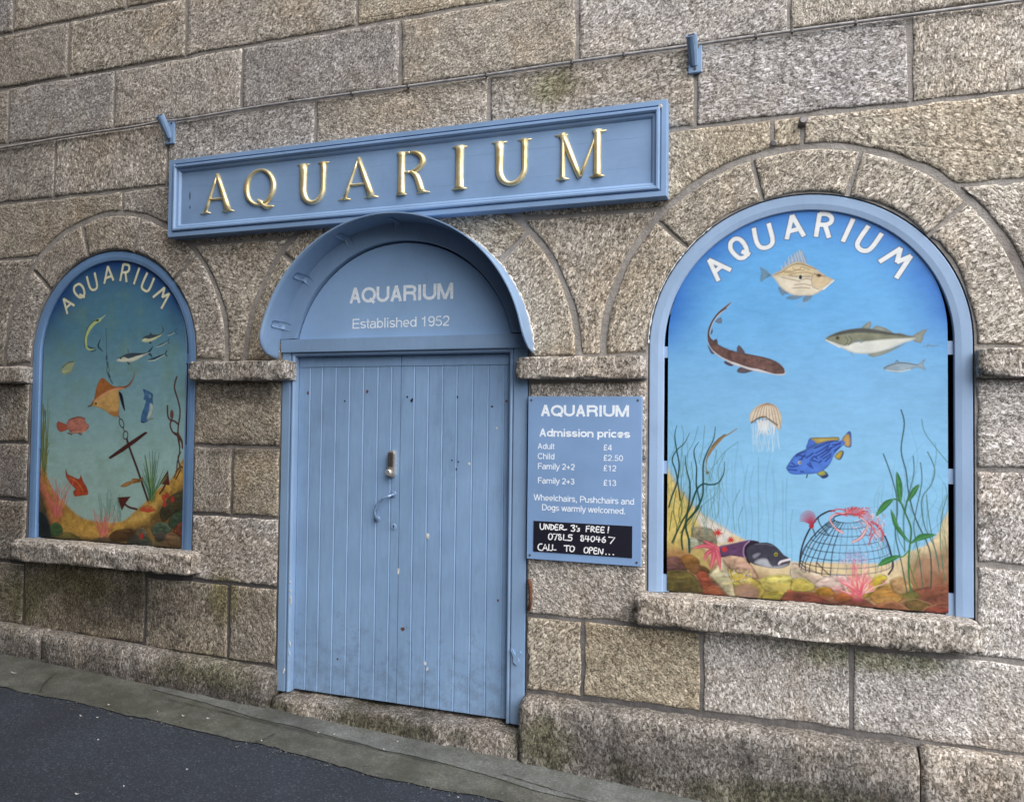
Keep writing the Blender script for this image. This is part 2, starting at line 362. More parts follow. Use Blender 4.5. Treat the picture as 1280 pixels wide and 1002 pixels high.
def course(z0, z1, xs, tns={}):
    xs = sorted(xs)
    for i, (a, b) in enumerate(zip(xs, xs[1:])): block(a, b, z0, z1, tn=tns.get(i))
xl, xr = WALL_X0, WALL_X1
course(4.965, 5.38, [xl, -5.05, -4.3, -3.25, -2.6, -1.6, -.7, .3, 1.2, 2.1, 2.9, xr])
course(5.38, 6.0, [xl, -4.7, -3.6, -2.9, -1.9, -1.1, 0, .8, 1.6, 2.6, xr])
course(4.552, 4.965, [xl, -5.2, -4.160, -3.05, -2.0, -1.25, -.2, .8, 1.7, 2.6, xr])
course(4.153, 4.552, [xl, -4.661, -3.652, -2.380, -1.5, -.55, .45, 1.4, 2.3, xr])
course(3.742, 4.153, [xl, -5.218, -4.240, -3.200, -2.087, -1.018, .062, 1.0, 1.9, 2.8, xr],
       {4: tone(.03, 1.0), 5: tone(-.03, 1.1), 6: tone(.03, 1.14)})
course(3.318, 3.742, [xl, -4.764, -3.782, -2.655, -1.523, -.391, .603, 1.5, 2.4, xr], {3: tone(.03, .98), 5: tone(-.05, 1.06), 6: tone(.02, 1.14)})
# course over the arches, cut by their outer rings
block(xl, -4.15, 2.912, 3.318, [LW], tone(.05, .93)); block(-4.15, -3.2, 2.912, 3.318, [LW], tone(0, .9))
block(-3.2, -2.1, 2.912, 3.318, [LW, DW], tone(.04, .95)); block(-2.1, -1.0, 2.912, 3.318, [DW], tone(.04, .95))
block(-1.0, -.016, 2.912, 3.318, [DW, RW], tone(.08, 1.0)); block(-.016, .125, 2.912, 3.318, [RW], tone(.09, .98))
block(.125, 1.55, 2.912, 3.318, [RW], tone(.06, 1.05)); block(1.55, 2.5, 2.912, 3.318); block(2.5, xr, 2.912, 3.318)
# spandrels down to the impost band
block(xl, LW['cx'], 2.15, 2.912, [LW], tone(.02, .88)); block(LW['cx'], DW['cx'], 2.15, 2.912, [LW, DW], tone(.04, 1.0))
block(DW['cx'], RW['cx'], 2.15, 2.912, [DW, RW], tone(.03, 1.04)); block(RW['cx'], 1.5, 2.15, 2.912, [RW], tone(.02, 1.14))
block(1.5, xr, 2.15, 2.912)
# the ring stones
def ring(c, joints, tns):
    for i, (a, b) in enumerate(zip(joints, joints[1:])):
        ro, ri = c['ext'] - .014, c['r'] + .004; e0, e1 = math.degrees(J / ro), math.degrees(J / ri)
        lo = 0.0 if i else math.degrees(math.asin((2.15 + J - c['cz']) / c['r'])) if 2.15 + J - c['cz'] < c['r'] else 0
        A0, A1 = (a, b)
        outer = arc(c['cx'], c['cz'], ro, A0 + e0, A1 - e0, 14); inner = arc(c['cx'], c['cz'], ri, A1 - e1, A0 + e1, 12)
        ST.add(outer + inner, tns[i] if i < len(tns) else tone(), face=FACE - .002)
def ang(c, px, py):
    X, Z = W(px, py); return math.degrees(math.atan2(Z - c['cz'], X - c['cx']))
ring(LW, [-3.5, ang(LW, 234, 333), ang(LW, 173, 290), ang(LW, 106.5, 297), ang(LW, 52, 348), 183.5], [tone(.02, .98), tone(.01, .93), tone(.03, .9), tone(.02, .88), tone(.0, .86)])
ring(DW, [1.5, ang(DW, 643, 308), 77, 112, ang(DW, 358, 321), 178.5], [tone(.05, 1.03), tone(.07, .9), tone(.05, .9), tone(.03, .92), tone(.05, .95)])
ring(RW, [-2, ang(RW, 1185, 273), ang(RW, 1069, 214), ang(RW, 945, 221), ang(RW, 837, 290), 182], [tone(.02, 1.08), tone(.04, 1.02), tone(.05, .97), tone(.05, .96), tone(.05, .98)])
# piers under the imposts
LX0, LX1 = LW['cx'] - LW['r'], LW['cx'] + LW['r']; DX0, DX1 = -2.862, -1.276; RX0, RX1 = RW['cx'] - RW['r'], RW['cx'] + RW['r']
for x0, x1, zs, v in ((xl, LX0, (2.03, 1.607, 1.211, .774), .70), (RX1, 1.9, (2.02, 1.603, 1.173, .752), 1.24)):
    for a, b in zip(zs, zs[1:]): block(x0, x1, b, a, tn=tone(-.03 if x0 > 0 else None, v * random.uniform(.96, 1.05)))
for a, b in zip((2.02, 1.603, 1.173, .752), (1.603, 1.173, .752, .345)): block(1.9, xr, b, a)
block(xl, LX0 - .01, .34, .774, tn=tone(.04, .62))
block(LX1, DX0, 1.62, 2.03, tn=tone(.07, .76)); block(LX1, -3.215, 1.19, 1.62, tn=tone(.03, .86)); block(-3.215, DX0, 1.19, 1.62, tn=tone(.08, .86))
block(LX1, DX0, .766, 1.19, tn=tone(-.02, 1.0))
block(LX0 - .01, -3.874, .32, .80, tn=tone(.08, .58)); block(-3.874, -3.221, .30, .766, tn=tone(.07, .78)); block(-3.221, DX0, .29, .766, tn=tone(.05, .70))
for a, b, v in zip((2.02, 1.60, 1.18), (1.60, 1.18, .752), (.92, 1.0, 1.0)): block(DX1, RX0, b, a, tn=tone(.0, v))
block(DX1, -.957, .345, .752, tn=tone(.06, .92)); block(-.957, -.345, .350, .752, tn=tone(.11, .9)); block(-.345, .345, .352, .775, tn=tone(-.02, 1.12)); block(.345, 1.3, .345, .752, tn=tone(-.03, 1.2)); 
block(1.3, 1.9, .345, .752)
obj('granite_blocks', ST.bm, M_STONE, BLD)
# cut sheets need the material normals to face out
def arch_loop(cx, cz, r, zb, n=48): return [(cx - r, zb)] + [(cx + r, zb)] + arc(cx, cz, r, 0, 180, n)
def sheet_with_holes(bm, outer, holes, y, depth):
    loops = [outer] + holes; edges = []
    for k, lp in enumerate(loops):
        v = [bm.verts.new((x, y, z)) for x, z in lp]
        e = [bm.edges.new((v[i], v[(i + 1) % len(v)])) for i in range(len(v))]; edges += e
        if k:
            b = [bm.verts.new((x, y + depth, z)) for x, z in lp]
            for i in range(len(v)): bm.faces.new((v[i], v[(i + 1) % len(v)], b[(i + 1) % len(v)], b[i]))
    bmesh.ops.triangle_fill(bm, use_beauty=True, edges=edges)
bm = bmesh.new()
sheet_with_holes(bm, [(xl, -.6), (xr, -.6), (xr, WALL_Z1), (xl, WALL_Z1)],
    [arch_loop(LW['cx'], LW['cz'], LW['r'] + .002, .86), arch_loop(RW['cx'], RW['cz'], RW['r'] + .002, .84), arch_loop(DW['cx'], DW['cz'], .797, -.3)], 0, .25)
obj('mortar', bm, M_MORTAR, BLD)
# near-black sheet: the shade behind the openings is put into its colour
bm = bmesh.new(); box(bm, xl, xr, .16, .20, -.6, WALL_Z1); obj('dark_backing', bm, M_DARK, BLD)
# unseen block added at the far left to shade this end of the front
bm = bmesh.new(); box(bm, -8.5, -5.75, -9, .3, -1, 11); bmesh.ops.bevel(bm, geom=bm.edges[:], offset=.02, segments=2, affect='EDGES')
obj('side_light_blocker', bm, M_STONE_BLOCKER, BLD)
bm = bmesh.new(); box(bm, -5.74, .3, -9, -5.0, -1, 11); bmesh.ops.bevel(bm, geom=bm.edges[:], offset=.02, segments=2, affect='EDGES')  # second added block, out of view opposite the front, to cut the light
obj('facing_light_blocker', bm, M_STONE_BLOCKER, BLD)

def rough_bar(name, x0, x1, y0, y1, z0, z1, m, zslope=(0, 0), rnd=.013, amp=.0028, top_fall=0.0, res=.03, seed=0, parent=BLD):
    """a long dressed stone with worn round arrises: rounded rectangle section swept along x, roughened"""
    g = np.random.default_rng(seed + 11); b = bmesh.new()
    sec = []
    for (cy, cz_, a0) in ((y0 + rnd, z1 - rnd, 90), (y0 + rnd, z0 + rnd, 180)):
        for q in range(6): a = R_(a0 + 90 * q / 5); sec.append((cy + rnd * math.cos(a), cz_ + rnd * math.sin(a)))
    sec = [(y1, z1)] + [(y1 + (sec[0][0] - y1) * q / 4, z1) for q in range(1, 4)] + sec[:6] + [(y0, z1 - rnd + (z0 - z1 + 2 * rnd) * q / 6) for q in range(1, 6)] + sec[6:] + [(y1, z0)]
    nx = max(6, int((x1 - x0) / res)); G = []; chip = (g.random((nx + 1, 2)) < .16) * g.uniform(.25, 1, (nx + 1, 2)) * min(.013, rnd * .7)
    nv = len(sec); field = g.normal(0, amp, (nx + 1, nv))
    for _ in range(2): field = (field + np.roll(field, 1, 0) + np.roll(field, -1, 0) + np.roll(field, 1, 1) + np.roll(field, -1, 1)) / 3.2
    for i in range(nx + 1):
        x = x0 + (x1 - x0) * i / nx; t = i / nx; dz = zslope[0] * (1 - t) + zslope[1] * t
        e = min(i, nx - i) * (x1 - x0) / nx; shr = min(rnd, .016) * .8 * max(0, 1 - e / .03) ** 2
        row = []
        for k, (y, z) in enumerate(sec):
            fr = (z - z0) / (z1 - z0)
            yy = y + (shr if y < y1 - 1e-6 else 0) + (field[i, k] if 0 < k < nv - 1 else 0)
            zz = z + dz + (field[i, (k + 3) % nv] if 0 < k < nv - 1 else 0) + (-shr if fr > .5 else shr) * (1 if y < y1 - .01 else 0) - top_fall * (1 if fr > .5 else 0) * (y1 - y) / max(y1 - y0, 1e-6)
            cq = (chip[i, 0] if 5 <= k <= 8 else 0) - (0)
            cb = chip[i, 1] if 16 <= k <= 19 else 0
            row.append(b.verts.new((x, yy + cq + cb, zz - cq + cb)))
        G.append(row)
    for i in range(nx):
        for k in range(nv - 1):
            f = b.faces.new((G[i][k], G[i + 1][k], G[i + 1][k + 1], G[i][k + 1])); f.smooth = True
    b.faces.new(G[0]); b.faces.new(G[-1])
    return obj(name, b, m, parent)
# imposts, sills, plinth, doorstep
rough_bar('impost', -5.8, LX0 + .004, -.075, .01, 2.026, 2.142, M_STONE_SILL, seed=1)
rough_bar('impost', LX1 + .004, -2.768, -.075, .01, 2.030, 2.150, M_STONE_SILL, seed=2)
rough_bar('impost', -1.326, RX0 - .004, -.075, .01, 2.026, 2.142, M_STONE_SILL, seed=3)
rough_bar('impost', RX1 + .004, 2.6, -.075, .01, 2.018, 2.150, M_STONE_SILL, seed=4)
rough_bar('window_sill', -4.965, -3.437, -.11, .10, .812, .955, M_STONE_SILL, rnd=.015, amp=.0034, top_fall=.012, seed=5)
rough_bar('window_sill', -.672, .868, -.11, .10, .782, .935, M_STONE_SILL, rnd=.015, amp=.0038, top_fall=.010, seed=6)
rough_bar('plinth_stone', -5.9, -4.668, -.11, .01, -.4, .35, M_STONE_DARK, (.02, -.005), rnd=.06, amp=.005, seed=7)
rough_bar('plinth_stone', -4.664, -2.852, -.11, .01, -.4, .35, M_STONE_DARK, (-.002, -.070), rnd=.06, amp=.0055, seed=8)
rough_bar('plinth_stone', -1.276, .618, -.115, .01, -.5, .33, M_STONE_DARK, (.0, .0), rnd=.055, amp=.0055, seed=9)
rough_bar('plinth_stone', .628, 2.4, -.085, .01, -.6, .325, M_STONE_SILL, (.012, .03), rnd=.03, amp=.0045, seed=10)
rough_bar('doorstep', -2.846, -1.286, -.10, .2, -.4, .145, M_STONE_DARK, (.005, .0), rnd=.04, amp=.0055, top_fall=.02, seed=12)

# ------------------------------------------------------------------ ground
def ground_poly(name, pts, dz, m):
    b = bmesh.new(); v = [b.verts.new((x, y, gz(x) + dz)) for x, y in pts]; b.faces.new(v); o = obj(name, b, m); o['kind'] = 'structure'; return o
ground_poly('road', [(-60, -60), (60, -60), (60, .1), (-60, .1)], -.008, M_ASPH)
def wob_line(a, amp=.012, step=.035):
    out = []
    for (x0, y0), (x1, y1) in zip(a, a[1:]):
        n = max(1, int(math.hypot(x1 - x0, y1 - y0) / step))
        for i in range(n): t = i / n; out.append([x0 + (x1 - x0) * t, y0 + (y1 - y0) * t])
    out.append(list(a[-1])); m = len(out)
    for k in (1, 3, 8, 20):
        ctl = rng.normal(0, amp * k ** .55, m // k + 3); w_ = np.interp(np.arange(m), np.arange(len(ctl)) * k, ctl)
        for i in range(m): out[i][1] += w_[i] * .6
    return [tuple(q) for q in out]
edge = [WG(-120, 826), WG(0, 855), WG(180, 897), WG(345, 937), WG(480, 967), WG(640, 1003)]
ex, ey = edge[-1]; edge += [(ex + 3, ey + (ey - edge[-2][1]) / (ex - edge[-2][0]) * 3)]
ground_poly('pavement', wob_line(edge, .0045) + [(edge[-1][0], .05), (edge[0][0], .05)], -.002, M_GUTTER)
fe = [WG(190, 862), WG(345, 903), WG(560, 955), WG(700, 992)]; fx, fy = fe[-1]; fe += [(fx + 2.5, fy - .02)]
ground_poly('cement_fillet', wob_line(fe, .0035) + [(fe[-1][0], .05), (fe[0][0], .05)], .0025, M_STRIP)

# ------------------------------------------------------------------ doorway
def moulding(name, inner_fn, prof, m, parent):
    """sweep a profile (offset outwards, y) along an open path given as fn(offset)->points"""
    b = bmesh.new(); rows = []
    for o_, y in prof: rows.append([b.verts.new((x, y, z)) for x, z in inner_fn(o_)])
    for r0, r1 in zip(rows, rows[1:]):
        for i in range(len(r0) - 1): b.faces.new((r0[i], r0[i + 1], r1[i + 1], r1[i]))
    return obj(name, b, m, parent)
LFX0, LFX1, LFZ1 = -2.772, -1.388, 2.178                         # clear opening of the leaves
FY = -.006
DF = empty('door_frame'); DF.parent = BLD
def door_path(o): return [(LFX0 - o, .150), (LFX0 - o, LFZ1 + o), (LFX1 + o, LFZ1 + o), (LFX1 + o, .155)]
bm = bmesh.new(); prism(bm, [(-2.858, .150), (-2.800, .150), (-2.800, 2.277), (-2.858, 2.277)], FY, .15)
bmesh.ops.bevel(bm, geom=bm.edges[:], offset=.004, segments=2, affect='EDGES'); obj('door_jamb', bm, M_BLUE, DF)
bm = bmesh.new(); prism(bm, [(-1.360, .157), (-1.279, .150), (-1.279, 2.277), (-1.360, 2.277)], FY, .15)
bmesh.ops.bevel(bm, geom=bm.edges[:], offset=.004, segments=2, affect='EDGES'); obj('door_jamb', bm, M_BLUE, DF)
moulding('bead', door_path, [(.0, .06), (.0, .012), (.003, .002), (.009, -.004), (.016, -.004), (.022, .002), (.024, .008), (.030, .008)], M_BLUE, DF)
bm = bmesh.new(); prism(bm, [(-2.864, 2.200), (-1.276, 2.200), (-1.276, 2.281), (-2.864, 2.281)], -.0195, .12)
bmesh.ops.bevel(bm, geom=bm.edges[:], offset=.004, segments=2, affect='EDGES'); obj('lintel', bm, M_BLUE, DF)
# ring and fan board over the lintel
bm = bmesh.new()
ro, ri = .823, .716
o_ = arc(-2.066, 2.125, ro, 11, 169, 60); i_ = arc(-2.066, 2.125, ri, 167, 13, 60); prism(bm, o_ + i_, -.0172, .10); obj('fanlight_frame', bm, M_BLUE, DF)
FANY = .012
FAN = None
bm = bmesh.new(); prism(bm, arc(-2.066, 2.125, .706, 12.8, 167.2, 60), FANY, .06); FAN = obj('fanlight_board', bm, M_FAN, BLD)
# leaves: tongue and groove boards, section swept upwards
def leaf(name, px_grooves, x0, x1, rail, parent):
    LY = .045; zb = .158; xs = [W(p, 470, LY)[0] for p in px_grooves]
    sec = [(x0, LY + .035), (x0, LY)]
    for gx in xs: sec += [(gx - .0095, LY), (gx - .0080, LY - .0014), (gx - .0055, LY - .0010), (gx - .0005, LY + .0050), (gx + .0020, LY + .0075), (gx + .0040, LY + .0070), (gx + .0046, LY)]
    sec += [(x1, LY), (x1, LY + .035)]
    b = bmesh.new(); zt = LFZ1 - .066
    lo = [b.verts.new((x, y, zb)) for x, y in sec]; hi = [b.verts.new((x, y, zt)) for x, y in sec]
    for i in range(len(sec) - 1): b.faces.new((lo[i], lo[i + 1], hi[i + 1], hi[i]))
    b.faces.new(lo); b.faces.new(hi)
    o = obj(name, b, M_DOOR, parent)
    b = bmesh.new(); bevbox(b, x0, x1, LY - .001, LY + .034, LFZ1 - .064, LFZ1 - .003, .002); obj('top_rail', b, M_DOOR, o)
    return o
MX = -2.073
LEAF_L = leaf('door_leaf', (388.5, 403.5, 420.8, 437.9, 455.2, 473.2, 490.3), LFX0 + .003, MX - .002, True, BLD)
LEAF_R = leaf('door_leaf', (518.7, 536, 554, 572, 591.5, 611, 630.4), MX + .002, LFX1 - .003, True, BLD)
LY = .045
# push-button lock, pull handle, keyhole
bm = bmesh.new(); lx0, lz1 = W(484.5, 562.5, .03); lx1, lz0 = W(495.5, 596.5, .03)
pts = arc((lx0 + lx1) / 2, lz1 - .022, .022, 0, 180, 10) + arc((lx0 + lx1) / 2, lz0 + .022, .022, 180, 360, 10); prism(bm, pts, LY - .028, LY)
bmesh.ops.bevel(bm, geom=[e for e in bm.edges if abs(e.verts[0].co.y - e.verts[1].co.y) < 1e-6 and e.verts[0].co.y < LY - .02], offset=.005, segments=2, affect='EDGES')
LOCK = obj('keypad_lock', bm, M_STEEL, LEAF_L)
bm = bmesh.new(); cxm = (lx0 + lx1) / 2 - .003
for k in range(6):
    for sx in (-.008, .008): cyl(bm, (cxm + sx, LY - .026, lz1 - .024 - k * .0135), (0, -1, 0), .0052, .007, 10)
prism(bm, [(cxm - .016, lz1 - .095), (cxm + .016, lz1 - .095), (cxm + .016, lz1 - .012), (cxm - .016, lz1 - .012)], LY - .0295, LY - .02)
obj('button_panel', bm, M_STEELD, LOCK)
bm = bmesh.new(); cyl(bm, (cxm, LY - .028, lz0 + .030), (0, -1, 0), .010, .016, 16); cyl(bm, (cxm, LY - .044, lz0 + .030), (0, -1, 0), .019, .016, 20, bev=.005); obj('knob', bm, M_STEEL, LOCK)
bm = bmesh.new()
a = W(492, 617.5, LY); b_ = W(471.5, 648.5, LY)
path = [(a[0], LY - .005, a[1]), (a[0] - .012, LY - .028, a[1] - .008), *[(a[0] + (b_[0] - a[0]) * t - .030 * math.sin(math.pi * t), LY - .040, a[1] + (b_[1] - a[1]) * t + .020 * math.sin(math.pi * t)) for t in (.2, .35, .5, .65, .8)], (b_[0] + .008, LY - .028, b_[1] + .01), (b_[0], LY - .005, b_[1])]
tube(bm, catmull(path, 5), .0078, 10)
for q in (a, b_): cyl(bm, (q[0], LY + .001, q[1]), (0, -1, 0), .019, .006, 20, bev=.002)
obj('door_handle', bm, M_HANDLE, LEAF_L, True)
bm = bmesh.new(); k_ = W(492.2, 658, LY); cyl(bm, (k_[0], LY + .001, k_[1]), (0, -1, 0), .018, .005, 20, bev=.002); esc = obj('keyhole_plate', bm, M_DOOR, LEAF_L)
bm = bmesh.new(); prism(bm, arc(k_[0], k_[1] + .004, .0045, -60, 240, 12) + [(k_[0] - .003, k_[1] - .010), (k_[0] + .003, k_[1] - .010)], LY - .0046, LY - .004); obj('keyhole', bm, M_DARK, esc)
def spot(name, px, py, rx, rz, y, m, parent, n=14, ang0=0):
    b = bmesh.new(); X, Z = W(px, py, y); P = []
    for i in range(n):
        a = 2 * math.pi * i / n; k = random.uniform(.65, 1.2); u, v = rx * k * math.cos(a), rz * k * math.sin(a)
        P.append((X + u * math.cos(ang0) - v * math.sin(ang0), Z + u * math.sin(ang0) + v * math.cos(ang0)))
    prism(b, P, y - .0006, y + .001); return obj(name, b, m, parent)
for px, py, rx, rz, m, p in ((534.5, 670, .011, .016, M_SEAL, LEAF_R), (531.5, 829, .007, .012, M_SEAL, LEAF_R), (534, 836, .006, .010, M_SEAL, LEAF_R), (503.5, 785.5, .013, .013, M_RUST, LEAF_R), (586.5, 579.5, .007, .008, M_SEAL, LEAF_R), (621, 535, .006, .006, M_SEAL, LEAF_R),
                             (422, 823, .006, .006, M_RUST, LEAF_L), (431, 501, .006, .006, M_DARK, LEAF_L), (385, 491, .006, .011, M_RUST, LEAF_L), (459, 489, .008, .011, M_RUST, LEAF_L), (565, 575, .0045, .005, M_DARK, LEAF_R), (573, 577, .005, .005, M_DARK, LEAF_R), (570.5, 586, .005, .005, M_DARK, LEAF_R),
                             (515, 500, .009, .012, M_DARK, LEAF_R), (509, 496, .006, .006, M_DARK, LEAF_R), (572, 496, .005, .008, M_DARK, LEAF_R), (615, 508, .007, .006, M_DARK, LEAF_R), (633, 501, .006, .008, M_RUST, LEAF_R), (622.5, 750, .006, .007, M_RUST, LEAF_R), (498, 713, .006, .02, M_SEAL, LEAF_L)):
    spot('paint_chip', px, py, rx, rz, LY - .0012, m, p)
for px, py, rx, rz, a in ((363.5, 749, .007, .028, 0), (363, 738, .005, .01, 0), (363, 727, .006, .006, 0), (362.5, 804, .005, .016, .2), (362, 816, .004, .012, 0), (355, 838, .005, .022, -.25)):
    spot('paint_chip', px, py, rx, rz, -.0082 if px < 358 else -.0045, M_SEAL, DF, ang0=a)
for z, px in ((.5, 655), (1.05, 656.5)): pass
# bent hasp on the right jamb
bm = bmesh.new(); hx, hz = W(645, 820, FY)
prism(bm, [(hx - .03, hz + .035), (hx - .018, hz + .038), (hx + .002, hz + .006), (hx + .024, hz + .030), (hx + .032, hz + .022), (hx + .012, hz - .004), (hx + .020, hz - .022), (hx + .006, hz - .045), (hx - .014, hz - .030), (hx - .012, hz - .004)], FY - .010, FY + .001)
obj('broken_hasp', bm, M_BLUE, DF)
# hood
HD, HR, HC = .205, .826, (-2.066, 2.125)
def hood_depth(a):
    e = min(abs(a - 2.5), abs(177.5 - a)) * math.pi / 180 * HR; q = min(1, e / .14); return .012 + (HD - .012) * math.sqrt(max(0, 1 - (1 - q) ** 2))
bm = bmesh.new(); na, ny = 90, 6; rows = {}
for s_, rr in ((0, HR), (1, HR - .007)):
    for i in range(na + 1):
        a = 2.5 + 175 * i / na; d = hood_depth(a)
        for j in range(ny + 1):
            y = .01 - (d + .01) * j / ny; rj = rr + .006 * (j / ny)
            rows[s_, i, j] = bm.verts.new((HC[0] + rj * math.cos(R_(a)), y, HC[1] + rj * math.sin(R_(a))))
for i in range(na):
    for j in range(ny):
        for s_ in (0, 1):
            f = bm.faces.new((rows[s_, i, j], rows[s_, i + 1, j], rows[s_, i + 1, j + 1], rows[s_, i, j + 1])); f.smooth = True
    bm.faces.new((rows[0, i, ny], rows[0, i + 1, ny], rows[1, i + 1, ny], rows[1, i, ny]))
for i in (0, na):
    for j in range(ny): bm.faces.new((rows[0, i, j], rows[0, i, j + 1], rows[1, i, j + 1], rows[1, i, j]))
HOOD = obj('door_hood', bm, M_BLUE, BLD)
def strap(a):
    b = bmesh.new(); er = Vector((math.cos(R_(a)), 0, math.sin(R_(a)))); et = Vector((-math.sin(R_(a)), 0, math.cos(R_(a)))); c = Vector((HC[0], 0, HC[1]))
    prof = [(HR - .006, -.130), (HR - .011, -.122), (HR - .011, -.06), (HR - .013, -.030), (HR - .030, -.0215), (HR - .056, -.0205), (HR - .064, -.0175)]
    wd = [.008, .020, .022, .022, .022, .020, .009]; prev = None
    prof = catmull(prof, 3); wd = np.interp(np.linspace(0, 6, len(prof)), range(7), wd)
    for k, ((r, y), wv) in enumerate(zip(prof, wd)):
        t = prof[min(k + 1, len(prof) - 1)] - prof[max(k - 1, 0)]; t = t / np.hypot(*t); nr, nyy = t[1], -t[0]
        q = [c + er * (r + s2 * nr * th) + Vector((0, y + s2 * nyy * th, 0)) + et * (s1 * wv) for s1, s2, th in ((-1, 0, 0), (-.75, 1, .006), (.75, 1, .006), (1, 0, 0))]
        cur = [b.verts.new(p) for p in q]
        if prev:
            for i in range(3): f = b.faces.new((prev[i], prev[i + 1], cur[i + 1], cur[i])); f.smooth = True
        prev = cur
    return obj('strap', b, M_BLUE, HOOD)
for px, py in ((352, 407), (380, 350), (432, 305), (492, 281)):
    X, Z = W(px, py, -.08); strap(math.degrees(math.atan2(Z - HC[1], X - HC[0])))
def ragged_bead(name, cx, cz, r, a0, a1, y, rad, parent, seed):
    g = np.random.default_rng(seed); b = bmesh.new(); n = int(abs(a1 - a0) / 57.3 * r / .012); P = []; rd = []
    for i in range(n + 1):
        a = R_(a0 + (a1 - a0) * i / n); rr = r + g.normal(0, rad * .35); P.append((cx + rr * math.cos(a), y + g.normal(0, .001), cz + rr * math.sin(a))); rd.append(max(rad * .25, g.normal(rad, rad * .45)))
    tube(b, P, rd, 6); return obj(name, b, M_SEAL, parent)
ragged_bead('sealant', HC[0], HC[1], HR + .002, 4, 75, -.015, .0055, HOOD, 3)
ragged_bead('sealant', HC[0], HC[1], HR + .002, 108, 160, -.012, .003, HOOD, 4)

